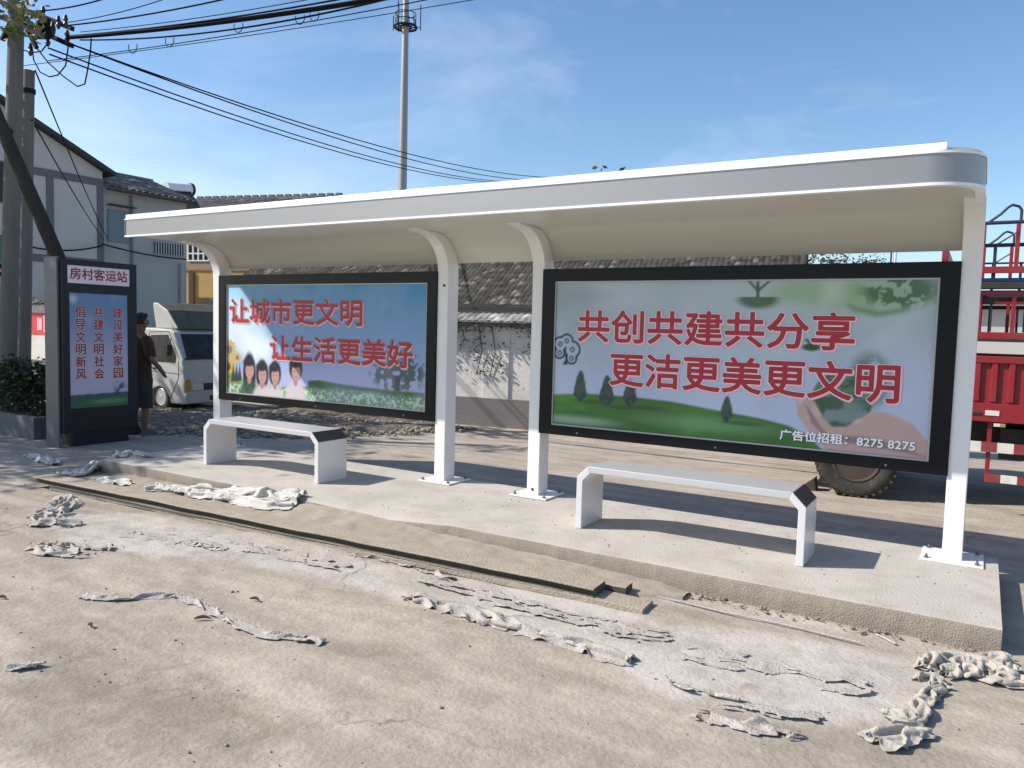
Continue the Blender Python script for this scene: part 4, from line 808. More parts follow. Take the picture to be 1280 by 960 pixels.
cloth('cloth_film', [(880, 880), (960, 890), (1040, 900), (1085, 905)], [.1, .22, .24, .1], 1.0, 1.01, 231, 'thin flattened film of cloth above the curling ragged edge', 'rag', tear=.42, fray=1.1, base=road, step=.013, steps=0)
cloth('cloth_strip', [(1092, 792), (1108, 798), (1121, 807)], [.03, .05, .03], 1.1, 1.5, 151, 'tiny white shred at the foot of the slab face', base=road, step=.010, z0=.006)

pts_ = [atZ(x, y, G+.012) for x, y in ((822, 746), (850, 752), (900, 764), (950, 774), (1000, 785), (1040, 795), (1075, 803))]
b = MB(); b.tube(pts_, .007, 'rag', n=6); tag(b.build('string', smooth=True), 'pale string lying on the road along the foot of the slab', 'string')
# dry twigs and leaves on the road
def twig(x, y, L, ang, label):
    p = atZ(x, y); mb = MB(); d = np.array([math.cos(ang), math.sin(ang), 0]); s = np.array([-d[1], d[0], 0])
    pts = [p+d*L*(t-.5)+s*L*.12*math.sin(t*3)+np.array([0, 0, .012+.01*math.sin(t*3.1)]) for t in np.linspace(0, 1, 7)]
    mb.tube(pts, [.003, .007, .010, .010, .008, .006, .002], 'twig', n=5); tag(mb.build('dry_leaf', smooth=True), label, 'dry leaf', 'curled dry leaves on the road')
twig(253, 776, .10, .6, 'curled dark dry leaf below the thin winding cloth strip')
twig(318, 752, .08, .1, 'curled dark dry leaf above the thin winding cloth strip')
twig(2, 750, .07, .3, 'small dark dry leaf at the left edge of the road')
twig(112, 785, .055, -.2, 'tiny dark dry leaf on the open road at left')

# ------------------------------------------------------------------ KIOSK
kx0, kx1, ky0, ky1 = -10.70, -10.35, -0.745, 0.305
k = empty('information_kiosk', (-10.5, -.22, -.1)); tag(k, 'dark upright sign kiosk with a station name board and a poster', 'sign kiosk')
b = MB(); b.box(kx0, kx1-.03, ky0+.16, ky1-.12, G, .06, 'kiosk'); b.build('plinth', k, bevel=.006)
b = MB(); b.box(kx0, kx1-.02, ky0, ky1, .05, 2.36, 'kiosk'); b.build('body', k, bevel=.01)
b = MB(); b.box(kx0-.02, kx1-.06, ky0-.035, ky0-.002, G, 2.39, 'kiosk_side'); b.build('side_panel', k, bevel=.006)
b = MB()
fy0, fy1 = ky0, ky1
for (a0, a1, z0, z1) in ((fy0, fy1, 2.285, 2.365), (fy0, fy1, 1.925, 2.05), (fy0, fy1, .05, .375), (fy0, fy0+.095, .375, 1.925), (fy1-.135, fy1, .375, 1.925), (fy0, fy0+.075, 2.05, 2.285), (fy1-.105, fy1, 2.05, 2.285)): b.box(kx1-.018, kx1, a0, a1, z0, z1, 'kiosk')
b.build('front_frame', k, bevel=.003)
b = MB(); b.box(kx1-.0175, kx1-.008, fy0+.07, fy1-.10, 2.045, 2.29, 'sign_white'); nb_ = b.build('name_board', k)
RED1 = [('maroon_letter', .004, 0, 0, 0.0)]
lettering('房村客运站', (-.635, .165, 2.105, 2.255), (kx1-.0072, 0, 0), (0, 1, 0), (0, 0, 1), (1, 0, 0), nb_, RED1)
ps = art_sheet('poster', k, fy0+.09, fy1-.13, .37, 1.93, paintK, lambda U, V, wv: np.stack([kx1-.012+wv*.3, U, V], -1), .012)
KL = [('pale_outline', .007, .001, -.001, 0.0), ('maroon_letter', .0035, 0, 0, .0008)]
for body, c in (('建设美好家园', .026), ('共建文明社会', -.25), ('倡导文明新风', -.50)):
    lettering(body, (c-.068, c+.068, .76, 1.765), (kx1-.0095, 0, 0), (0, 1, 0), (0, 0, 1), (1, 0, 0), ps, KL, vertical=True)

# ------------------------------------------------------------------ PERSON beside the kiosk
def person(px, py, gz):
    P = empty('person', (px, py, gz)); tag(P, 'person in a dark shirt and knee shorts standing behind the kiosk', 'person')
    H = 1.80; X = lambda *a: np.array(a, float)
    me = bpy.data.meshes.new('body'); vs = []; es = []; rad = []
    def v(p, r, par=None):
        vs.append((px+p[0], py+p[1], gz+p[2])); rad.append(r)
        if par is not None: es.append((par, len(vs)-1))
        return len(vs)-1
    pel = v((0, 0, .98), .135); ch = v((0, .01, 1.25), .14, pel); up = v((0, .0, 1.44), .12, ch); nk = v((.005, .01, 1.54), .058, up); hd0 = v((.01, .03, 1.63), .078, nk); hd = v((.01, .03, 1.72), .092, hd0); ht = v((.01, .02, 1.78), .06, hd)
    for s in (-1, 1):
        sh = v((s*.19, 0, 1.44), .062, up); el = v((s*.27, .02-.02*s, 1.16), .045, sh)
        wr = v((s*.25, .14, .96), .033, el) if s < 0 else v((.27, .16, 1.00), .033, el)
        pl = v((vs[wr][0]-px-.01*s, vs[wr][1]-py+.05, vs[wr][2]-gz-.06), .034, wr)
        for q in range(4):
            b0 = v((vs[pl][0]-px+(q-1.5)*.018, vs[pl][1]-py+.025, vs[pl][2]-gz-.045), .010, pl); v((vs[b0][0]-px, vs[b0][1]-py+.025, vs[b0][2]-gz-.035+.006*abs(q-1.4)), .008, b0)
        th = v((vs[wr][0]-px-.035*s, vs[wr][1]-py+.05, vs[wr][2]-gz-.035), .011, wr); v((vs[th][0]-px-.012*s, vs[th][1]-py+.025, vs[th][2]-gz-.03), .009, th)
        hp = v((s*.095, 0, .92), .095, pel); kn = v((s*.12, .02, .50), .058, hp); cf = v((s*.125, -.01, .32), .056, kn); an = v((s*.13, -.01, .09), .036, cf); v((s*.14, .12, .035), .034, an)
    me.from_pydata(vs, es, []); me.update(); bm = bmesh.new(); bm.from_mesh(me); ly = bm.verts.layers.skin.verify()
    for i, vv in enumerate(bm.verts): vv[ly].radius = (rad[i], rad[i]); vv[ly].use_root = (i == 0)
    bm.to_mesh(me); bm.free(); me.materials.append(MT['skin']); o = bpy.data.objects.new('body', me); COL.objects.link(o); put(o, P)
    o.modifiers.new('skin', 'SKIN').use_smooth_shade = True; sb = o.modifiers.new('sub', 'SUBSURF'); sb.levels = 1; sb.render_levels = 2
    def ring(c, rx, ry, n=20): return [(px+c[0]+rx*math.cos(a), py+c[1]+ry*math.sin(a), gz+c[2]) for a in np.linspace(0, 2*math.pi, n, endpoint=False)]
    m = MB(); m.loft([ring((0, 0, .88), .205, .155), ring((0, 0, 1.0), .195, .15), ring((0, .01, 1.15), .19, .148), ring((0, .01, 1.32), .21, .152), ring((0, 0, 1.42), .20, .13), ring((0, 0, 1.48), .13, .095), ring((0, .01, 1.525), .075, .075)], 'shirt', caps=False)
    for s in (-1, 1):
        pts = [(px+s*.15, py, gz+1.44), (px+s*.205, py, gz+1.38), (px+s*.235, py+.005, gz+1.28), (px+s*.262, py+.012, gz+1.18)]
        m.tube(pts, [.085, .085, .08, .078], 'shirt', n=12, caps=False)
    m.build('shirt', P, smooth=True)
    m = MB(); m.loft([ring((0, 0, .99), .185, .15), ring((0, 0, .90), .20, .158), ring((0, 0, .80), .205, .15)], 'shorts', caps=False)
    for s in (-1, 1): m.loft([ring((s*.098, 0, .86), .108, .14), ring((s*.105, 0, .70), .105, .125), ring((s*.115, .01, .50), .10, .11), ring((s*.12, .01, .42), .10, .108)], 'shorts', caps=False)
    m.build('shorts', P, smooth=True)
    # hair cap and face details (faces away, towards the small lorry)
    m = MB(); rings = []
    for a in np.linspace(-.55, math.pi/2-.02, 10):
        r = .104*math.cos(a); rings.append([(px+.01+r*math.cos(t)*.93, py+.022+r*math.sin(t)-(.012 if math.sin(t) > .3 and a < .35 else 0), gz+1.725+.115*math.sin(a)+(.085 if math.sin(t) > .45 and a < .35 else 0)*(1 if a < .2 else .4)) for t in np.linspace(0, 2*math.pi, 20, endpoint=False)])
    m.loft(rings, 'hair', caps=False); m.build('hair', P, smooth=True)
    m = MB(); m.tube([(px+.01, py+.115, gz+1.705), (px+.01, py+.142, gz+1.672), (px+.01, py+.118, gz+1.665)], [.010, .016, .012], 'skin', n=8); m.build('nose', P, smooth=True)
    for s in (-1, 1):
        m = MB(); m.tube([(px+.01+s*.096, py+.02, gz+1.72), (px+.01+s*.108, py+.012, gz+1.70), (px+.01+s*.10, py+.02, gz+1.665)], [.012, .018, .010], 'skin', n=8); m.build('ear', P, smooth=True)
        m = MB(); m.tube([(px+.01+s*.034, py+.112, gz+1.715), (px+.01+s*.034, py+.121, gz+1.715)], [.012, .009], 'hair', n=8); m.build('eye', P, smooth=True)
        m = MB(); m.loft([[(px+s*.135+.052*math.cos(t), py+.055+.125*math.sin(t), gz+.0) for t in np.linspace(0, 6.283, 16, endpoint=False)], [(px+s*.135+.052*math.cos(t), py+.055+.125*math.sin(t), gz+.03) for t in np.linspace(0, 6.283, 16, endpoint=False)], [(px+s*.135+.038*math.cos(t), py+.05+.10*math.sin(t), gz+.075) for t in np.linspace(0, 6.283, 16, endpoint=False)], [(px+s*.133+.035*math.cos(t), py+.0+.045*math.sin(t), gz+.11) for t in np.linspace(0, 6.283, 16, endpoint=False)]], 'shoe'); m.build('shoe', P, smooth=True)
    m = MB(); m.tube([(px-.012, py+.117, gz+1.635), (px+.032, py+.117, gz+1.635)], .006, 'maroon_letter', n=6); m.build('mouth', P)
person(-10.78, 0.62, G)

# ------------------------------------------------------------------ WHEELS
def wheel(parent, c, r, wdt, axis, name='wheel', lugs=0, rim='rim'):
    ax = np.array(axis, float); ax /= np.linalg.norm(ax); u = np.cross(ax, (0, 0, 1)); u /= np.linalg.norm(u); w_ = np.cross(ax, u); c = np.array(c, float); n = 40
    def rg(rad, off): return [c+ax*off+rad*(u*math.cos(t)+w_*math.sin(t)) for t in np.linspace(0, 2*math.pi, n, endpoint=False)]
    m = MB(); m.loft([rg(r*.60, wdt*.36), rg(r*.72, wdt*.49), rg(r*.88, wdt*.5), rg(r*.97, wdt*.42), rg(r, wdt*.3), rg(r, -wdt*.3), rg(r*.97, -wdt*.42), rg(r*.88, -wdt*.5), rg(r*.60, -wdt*.42)], 'tyre', caps=True)
    for i in range(lugs):
        t = 2*math.pi*i/lugs
        for sg in (1, -1):
            d = u*math.cos(t+sg*.02)+w_*math.sin(t+sg*.02); m.bar(c+d*(r+.004)+ax*sg*.05*wdt, c+d*(r-.006)+ax*sg*.46*wdt, r*.07, .03, 'tyre', up=d)
    ty = m.build(name, parent, smooth=True)
    m = MB(); m.loft([rg(r*.62, wdt*.365), rg(r*.58, wdt*.42), rg(r*.54, wdt*.40), rg(r*.50, wdt*.25), rg(r*.30, wdt*.22), rg(r*.24, wdt*.34), rg(r*.13, wdt*.38), rg(.005, wdt*.39)], rim)
    for i in range(8):
        t = 2*math.pi*i/8; q = c+r*.36*(u*math.cos(t)+w_*math.sin(t)); m.tube([q+ax*wdt*.20, q+ax*wdt*.27], r*.045, 'truck_black', n=8)
    m.build('rim', ty, smooth=True)
    return ty

# ------------------------------------------------------------------ RED LORRY at the right
YT = 2.70
lor = empty('lorry', (2.2, YT+1.1, G)); tag(lor, 'red stake bed lorry with corrugated side boards parked behind the shelter', 'lorry')
LX1 = 5.2
b = MB()
b.box(-0.42, LX1, YT+.02, YT+.06, .975, 1.40, 'truck_red')
x = -0.36
while x < LX1-.1:
    b.prism([(0, 0), (.075, 0), (.06, -.035), (.015, -.035)], (x, YT+.021, 1.0), (1, 0, 0), (0, 1, 0), (0, 0, .385), 'truck_red'); x += .146
b.box(-0.42, LX1, YT-.02, YT+.07, 1.388, 1.455, 'truck_red'); b.build('side_board', lor, bevel=.004)
b = MB(); b.box(-0.42, LX1, YT-.03, YT+.10, .80, .985, 'truck_red'); b.box(-.1, .02, YT-.045, YT-.03, .87, .9, 'truck_black'); b.build('bed_rail', lor, bevel=.005)
for x in (.055, .62, 1.2): b = MB(); b.box(x, x+.12, YT-.037, YT-.03, .865, .915, 'tape_white'); b.build('reflective_tape', lor)
b = MB(); b.box(.135, .235, YT-.035, YT-.01, .755, .79, 'amber'); b.box(.135, .19, YT-.036, YT-.03, .757, .788, 'tape_white'); b.build('marker_lamp', lor, bevel=.003)
for yy0 in (YT+2.15,):
    b = MB(); b.box(-.42, LX1, yy0, yy0+.05, .8, 1.455, 'truck_red'); b.build('side_board', lor)
b = MB(); b.box(-.42, LX1, YT+.10, YT+2.15, .86, .93, 'truck_black'); b.build('bed_floor', lor)
b = MB(); b.box(-.42, -.36, YT+.07, YT+2.14, .94, 2.53, 'truck_red'); b.build('headboard', lor, bevel=.004)
# stake racks: near and far side
for side, y in ((0, YT), (1, YT+2.17)):
    b = MB()
    for z0, z1 in ((1.625, 1.695), (2.06, 2.10), (2.28, 2.345)): b.box(-.42, LX1, y, y+.045, z0, z1, 'truck_red')
    x = -.075
    while x < LX1:
        b.box(x, x+.038, y+.003, y+.042, 1.69, 2.07, 'truck_red'); b.box(x-.005, x+.033, y+.003, y+.042, 2.335, 2.76, 'truck_red'); x += .288
    b.build('stake_rack', lor, bevel=.003)
    b = MB(); b.box(-.42, LX1, y-.004, y+.03, 1.60, 1.626, 'truck_black'); b.box(-.42, LX1, y+.05, y+.08, 2.0, 2.045, 'truck_black')
    x = .03
    while x < LX1: b.box(x, x+.026, y+.052, y+.078, 1.70, 2.0, 'truck_black'); b.box(x+.0, x+.03, y+.052, y+.078, 2.19, 2.56, 'pipe_blue'); x += .288
    b.build('inner_rails', lor)
    b = MB(); b.box(-.42, LX1, y+.05, y+.12, 2.125, 2.20, 'truck_black'); b.box(-.42, LX1, y+.045, y+.10, 2.20, 2.235, 'truck_blue'); b.build('tarpaulin_roll', lor, bevel=.01)
    b = MB(); b.tube([(-.42, y+.02, 2.775), (LX1, y+.02, 2.79)], .018, 'pipe_blue', n=8); b.tube([(-.42, y+.05, 2.565), (LX1, y+.05, 2.57)], .012, 'pipe_blue', n=8); b.build('top_rail', lor)
    for x0 in (-.02, 1.13, 2.28, 3.4):
        b = MB(); b.tube([(x0, y+.02, 2.79), (x0+.09, y+.02, 2.86), (x0+.15, y+.02, 2.925), (x0+.185, y+.02, 2.945), (x0+.24, y+.02, 2.925), (x0+.262, y+.02, 2.89), (x0+.262, y+.02, 2.775)], .013, 'pipe_blue', n=8); b.tube([(x0+.08, y+.05, 2.57), (x0+.25, y+.05, 2.69)], .009, 'pipe_blue', n=6); b.build('hoop', lor, smooth=True)
b = MB()
def tape(z0, z1, y, xs0, col0):
    x = xs0; kk = col0
    while x < 2.6:
        b.box(x, x+.139, y-.02, y+.02, z0, z1, 'tape_white' if kk else 'tape_red'); x += .139; kk = 1-kk
tape(.495, .592, YT, -.10, 1); b.build('side_guard', lor)
b = MB(); tape(.195, .272, YT, .085, 0); b.build('side_guard', lor)
for x in (.085, .95, 1.9):
    b = MB(); b.box(x, x+.04, YT+.02, YT+.055, .272, .80, 'truck_red'); b.build('guard_bracket', lor, bevel=.003)
b = MB(); b.box(-2.1, LX1, YT+.55, YT+.68, .45, .80, 'truck_black'); b.box(-2.1, LX1, YT+1.55, YT+1.68, .45, .80, 'truck_black'); b.box(.2, 1.2, YT+.25, YT+.54, .40, .72, 'truck_black'); b.box(1.5, 2.4, YT+.22, YT+.54, .35, .75, 'galv'); b.tube([(-1.1, YT+.2, .28), (-1.1, YT+2.0, .28)], .06, 'truck_black'); b.tube([(3.6, YT+.2, .28), (3.6, YT+2.0, .28)], .08, 'truck_black'); b.build('chassis', lor, bevel=.004)
wheel(lor, (-1.125, YT+.14, G+.415), .415, .26, (0.12, -1, 0), lugs=34)
wheel(lor, (-1.125, YT+2.06, G+.415), .415, .26, (0, 1, 0), lugs=34)
for yy0, a in ((YT+.16, -1), (YT+.44, -1), (YT+1.76, 1), (YT+2.04, 1)): wheel(lor, (3.6, yy0, G+.415), .415, .24, (0, a, 0), lugs=34)
# cab (behind the poster from here)
cabp = [(-2.15, .35), (-2.2, .95), (-1.98, 1.72), (-1.80, 2.02), (-.62, 2.05), (-.55, .42), (-.66, .42), (-.75, .62), (-.95, .76), (-1.3, .76), (-1.5, .62), (-1.60, .35)]
b = MB(); b.prism(cabp, (0, YT+.1, 0), (1, 0, 0), (0, 0, 1), (0, 1.95, 0), 'truck_red'); b.build('cab', lor, bevel=.04, segs=3)
b = MB(); b.prism([(-1.86, 1.15), (-1.78, 1.78), (-.98, 1.80), (-.98, 1.15)], (0, YT+.088, 0), (1, 0, 0), (0, 0, 1), (0, .02, 0), 'glass'); b.build('side_window', lor)
b = MB(); b.hexa([(-2.17, YT+.25, 1.12), (-2.17, YT+1.9, 1.12), (-2.12, YT+1.9, 1.10), (-2.12, YT+.25, 1.10), (-2.01, YT+.25, 1.70), (-2.01, YT+1.9, 1.70), (-1.95, YT+1.9, 1.70), (-1.95, YT+.25, 1.70)], 'glass'); b.build('windscreen', lor)
ck = atZ(1010, 612); b = MB(); b.prism([(-.13, 0), (.07, 0), (.05, .15)], (ck[0]+.02, ck[1]-.04, G), (1, 0, 0), (0, 0, 1), (.0, .16, 0), 'twig'); tag(b.build('wheel_chock', bevel=.006), 'dark wedge shaped chock on the ground against the lorry wheel', 'chock')

# ------------------------------------------------------------------ WHITE SMALL LORRY at the left
FX, Y0, Y1 = -12.57, 2.667, 4.15
sv = empty('small_lorry', (-13.9, 3.4, G)); tag(sv, 'dusty white small lorry with a roof wind deflector facing the shelter', 'small lorry')
prof = [(FX, .05), (FX+.02, .30), (FX, .60), (FX-.02, .86), (FX-.30, 1.37), (FX-.40, 1.42), (FX-1.30, 1.44), (FX-1.34, .02), (FX-1.05, .02), (FX-1.02, .16), (FX-.90, .29), (FX-.74, .33), (FX-.58, .29), (FX-.46, .16), (FX-.40, .03), (FX-.05, .03)]
b = MB(); b.prism(prof, (0, Y0, 0), (1, 0, 0), (0, 0, 1), (0, Y1-Y0, 0), 'truck_white'); b.build('cab', sv, bevel=.035, segs=3)
b = MB(); b.prism([(FX-.42, 1.425), (FX-.30, 1.43), (FX-.62, 1.78), (FX-.92, 1.92), (FX-1.06, 1.93), (FX-1.08, 1.86), (FX-1.0, 1.5), (FX-.98, 1.425)], (0, Y0+.10, 0), (1, 0, 0), (0, 0, 1), (0, Y1-Y0-.2, 0), 'truck_white', 'dusty'); b.build('wind_deflector', sv, bevel=.03)
b = MB(); b.hexa([(FX-.018, Y0+.09, .90), (FX-.018, Y1-.09, .90), (FX-.06, Y1-.09, .90), (FX-.06, Y0+.09, .90), (FX-.272, Y0+.13, 1.34), (FX-.272, Y1-.13, 1.34), (FX-.32, Y1-.13, 1.34), (FX-.32, Y0+.13, 1.34)], 'glass'); b.build('windscreen', sv)
b = MB(); b.prism([(FX-.98, .80), (FX-.98, 1.30), (FX-.46, 1.32), (FX-.22, .92), (FX-.25, .80)], (0, Y0-.004, 0), (1, 0, 0), (0, 0, 1), (0, .012, 0), 'glass'); b.build('door_window', sv)
b = MB()
for (p, q) in (((FX-1.03, .80), (FX-1.03, .10)), ((FX-1.03, 1.34), (FX-1.03, .80)), ((FX-.16, .84), (FX-.16, .52)), ((FX-.16, .52), (FX-.42, .10)), ((FX-1.03, 1.36), (FX-.43, 1.38)), ((FX-.43, 1.38), (FX-.14, .88))): b.bar((p[0], Y0-.001, p[1]), (q[0], Y0-.001, q[1]), .008, .008, 'dark', up=(0, 1, 0))
b.bar((FX-1.0, Y0-.001, .62), (FX-.1, Y0-.001, .60), .006, .012, 'dark', up=(0, 1, 0)); b.build('door_seams', sv)
b = MB(); b.box(FX-.95, FX-.84, Y0-.02, Y0, .66, .69, 'dark'); b.build('door_handle', sv, bevel=.004)
b = MB(); b.box(FX-.06, FX+.07, Y0-.01, Y1+.01, .06, .24, 'truck_white'); b.box(FX+.068, FX+.075, Y0+.5, Y1-.5, .10, .19, 'dark'); b.build('bumper', sv, bevel=.025, segs=3)
b = MB(); b.box(FX+.005, FX+.03, Y0+.40, Y1-.40, .29, .42, 'dark'); b.build('grille', sv, bevel=.005)
for s in (0, 1):
    ya = Y0+.14 if s == 0 else Y1-.40
    b = MB(); b.box(FX-.01, FX+.045, ya, ya+.26, .28, .42, 'lamp'); b.build('headlight', sv, bevel=.03, segs=3)
    ya = Y0-.004 if s == 0 else Y1-.125
    b = MB(); b.box(FX-.02, FX+.035, ya, ya+.13, .28, .50, 'amber'); b.build('indicator', sv, bevel=.01)
b = MB(); b.bar((FX-.0, Y0+.02, .885), (FX-.0, Y1-.02, .885), .02, .03, 'dark'); b.bar((FX-.01, Y0+.2, .90), (FX-.15, Y0+.75, 1.12), .015, .012, 'dark'); b.build('wipers', sv)
for yy0, xx0 in ((Y0-.16, FX-.22), (Y1+.16, FX-.12)):
    b = MB(); b.box(xx0, xx0+.03, yy0-.05, yy0+.06, .94, 1.14, 'truck_black' if yy0 < Y1 else 'truck_white'); b.tube([(xx0, yy0, 1.14), (xx0-.10, yy0+(.13 if yy0 < Y1 else -.13), 1.26)], .01, 'dark'); b.build('mirror', sv, bevel=.02)
for x in (FX-.74, FX-3.1):
    for yy0, a in ((Y0+.10, -1), (Y1-.10, 1)): wheel(sv, (x, yy0, G+.27), .27, .17, (0, a, 0), rim='galv')
b = MB(); b.box(FX-4.1, FX-1.42, Y0-.03, Y1+.03, .40, .46, 'truck_black')
for (y0_, y1_) in ((Y0-.03, Y0+.0), (Y1, Y1+.03)): b.box(FX-4.1, FX-1.42, y0_, y1_, .46, .84, 'truck_white')
b.box(FX-4.1, FX-4.07, Y0, Y1, .46, .84, 'truck_white'); b.box(FX-1.45, FX-1.42, Y0, Y1, .46, 1.3, 'truck_white'); b.box(FX-4.0, FX-.3, Y0+.4, Y1-.4, .2, .38, 'truck_black'); b.build('cargo_bed', sv, bevel=.004)

# ------------------------------------------------------------------ TILED ROOF helper
def tiled(name, parent, e0, e1, up, rows, cols, pitch_h=.035, base=(0.105, 0.100, 0.092), seed=0, lightness=.6, row_h=None):
    """e0->e1 the eave line, up = vector from eave to ridge; rounded tile columns with stepped courses"""
    e0, e1, up = (np.array(a, float) for a in (e0, e1, up)); nrm = np.cross(e1-e0, up); nrm /= np.linalg.norm(nrm)
    if nrm[2] < 0: nrm = -nrm
    su = 6; nx = cols*su+1; us = np.arange(nx)/su; rs = []
    for r in range(rows): rs += [(r, 1.0), (r+.93, 0.25)]
    A = np.zeros((nx, len(rs), 3)); T = np.zeros((nx, len(rs), 3)); rg_ = np.random.default_rng(seed)
    tint = rg_.random((cols+1, rows)); lich = fbm(np.arange(cols+1)[:, None]*.13+np.zeros((1, rows)), np.zeros((cols+1, 1))+np.arange(rows)[None]*.2, seed+4)
    for j, (r, lift) in enumerate(rs):
        ri = int(r); prof = np.abs(np.sin(np.pi*us))**.6*pitch_h+lift*(row_h or pitch_h*.75); jit = (rg_.random(cols+1)-.5)*.012
        p = e0+(e1-e0)*(us/cols)[:, None]+up*(r/rows)+nrm*(prof+jit[np.minimum(us.astype(int), cols)])[:, None]; A[:, j] = p
        ti = tint[np.minimum(us.astype(int), cols), ri]; li = lich[np.minimum(us.astype(int), cols), ri]
        T[:, j] = np.array(base)[None]*(.55+.9*ti+lightness*(ti > .93)*1.6)[:, None]*(1+.5*(li-.5))[:, None]
    return npmesh(name, A.reshape(-1, 3), gridfaces(nx, len(rs)), 'tile', smooth=False, parent=parent, attrs={'tint': T.reshape(-1, 3)})

# ------------------------------------------------------------------ COURTYARD WALL and grey tiled house
a18 = math.radians(10); D18 = np.array([math.cos(a18), math.sin(a18), 0]); N18 = np.array([-math.sin(a18), math.cos(a18), 0])
Wp = np.array([-7.43, 5.09, 0])
def obar(mb, org, d, n, u0, u1, n0, n1, z0, z1, mt):
    q = [(u0, n0), (u1, n0), (u1, n1), (u0, n1)]; mb.hexa([org+d*u+n*v+np.array([0, 0, z0]) for u, v in q]+[org+d*u+n*v+np.array([0, 0, z1]) for u, v in q], mt)
cw = empty('courtyard_wall', tuple(Wp+[0, 0, G])); tag(cw, 'limewashed courtyard wall with grey plinth between the shelter posts', 'wall')
b = MB(); obar(b, Wp, D18, N18, -4.5, 6.2, 0, .24, G-.05, 1.63, 'limewash'); obar(b, Wp, D18, N18, -.12, .38, -.03, .0, G, 1.63, 'limewash'); b.build('wall_face', cw, bevel=.008)
b = MB(); obar(b, Wp, D18, N18, -4.51, 6.21, -.035, .245, G-.05, .37, 'plinth'); b.build('plinth', cw, bevel=.01)
b = MB(); obar(b, Wp, D18, N18, -4.52, 6.22, -.10, .30, 1.631, 1.70, 'plinth'); cp = b.build('coping', cw)
e0 = Wp+D18*-4.5+N18*-.24+[0, 0, 1.70]; e1 = Wp+D18*6.2+N18*-.24+[0, 0, 1.70]
tiled('coping_tiles', cw, e0, e1, N18*.36+np.array([0, 0, .15]), 2, 88, .022, base=(.24, .23, .215), seed=5, lightness=.3)
tiled('coping_tiles', cw, Wp+D18*6.2+N18*.50+[0, 0, 1.70], Wp+D18*-4.5+N18*.50+[0, 0, 1.70], N18*-.36+np.array([0, 0, .15]), 2, 88, .022, base=(.25, .24, .23), seed=6)
# house
gh_p = Wp+N18*2.6; ev = atP(610, 383, gh_p, N18); ez = ev[2]
gh = empty('tiled_house', tuple(gh_p+[0, 0, G])); tag(gh, 'low grey tiled house behind the courtyard wall', 'house')
rise, run = 2.05, 3.5; ul = (atP(318, 337, gh_p+N18*1.7, N18)-gh_p)@D18
rp_ = atP(1010, 320, gh_p+N18*run, N18); ur = (rp_-gh_p)@D18
e0 = gh_p+D18*ul+[0, 0, ez]; e1 = gh_p+D18*ur+[0, 0, ez]; ncol = int((ur-ul)/.115)
tiled('roof', gh, e0, e1, N18*run+np.array([0, 0, rise]), 30, ncol, .016, row_h=.045, base=(.070, .064, .056), seed=9, lightness=.8)
tiled('roof', gh, e1+N18*2*run, e0+N18*2*run, N18*-run+np.array([0, 0, rise]), 14, ncol//2, .035, seed=10)
b = MB(); obar(b, gh_p, D18, N18, ul-.1, ur+.1, run-.13, run+.13, ez+rise-.02, ez+rise+.16, 'plinth')
for uu in np.arange(ul, ur, .25): obar(b, gh_p, D18, N18, uu, uu+.22, run-.10, run+.10, ez+rise+.155, ez+rise+.20, 'plinth')
b.build('ridge', gh, bevel=.02)
b = MB(); obar(b, gh_p, D18, N18, ul+.2, ur-.2, .35, 2*run-.35, G-.05, ez+.12, 'limewash')
b.prism([(.36, ez+.119), (2*run-.36, ez+.119), (run, ez+rise-.12)], gh_p+D18*(ul+.21), N18, (0, 0, 1), D18*(ur-ul-.42), 'limewash'); b.build('wall', gh)
b = MB(); obar(b, gh_p, D18, N18, ul, ur, -.02, .06, ez-.10, ez-.01, 'dark'); b.build('eave_board', gh)

# leaves ---------------------------------------------------------------
def leaves(centres, size, base, seed, var=.4, flat=.5, name='crown', parent=None, up=None):
    r = np.random.default_rng(seed); c = np.asarray(centres, float); n = len(c)
    d = r.normal(size=(n, 3)); d[:, 2] *= flat; d /= np.linalg.norm(d, axis=1, keepdims=True); t = r.normal(size=(n, 3)); s = np.cross(d, t); s /= np.linalg.norm(s, axis=1, keepdims=True); nn = np.cross(d, s)
    L = size*(.6+.8*r.random((n, 1))); W = L*.42
    V = np.stack([c-d*L*.5, c+s*W*.5+nn*L*.06, c+d*L*.5, c-s*W*.5+nn*L*.06], 1).reshape(-1, 3)
    Fq = np.arange(4*n).reshape(n, 4); tint = np.array(base)[None]*(1+var*(r.random((n, 1))*2-1))*(1+.25*(r.random((n, 3))-.5)); T = np.repeat(tint, 4, 0)
    return npmesh(name, V, Fq, 'leaf', smooth=False, parent=parent, attrs={'tint': T})
def blobpts(centre, rad, n, seed, clumps=26, cr_=.34):
    r = np.random.default_rng(seed); cc = r.normal(size=(clumps, 3)); cc /= np.linalg.norm(cc, axis=1, keepdims=True); cc *= (.35+.65*r.random((clumps, 1))**.5); P = []
    k = r.integers(0, clumps, n); off = r.normal(size=(n, 3))*cr_*.55; P = cc[k]+off
    return np.array(centre)+P*np.array(rad), np.array(centre)+cc*np.array(rad)
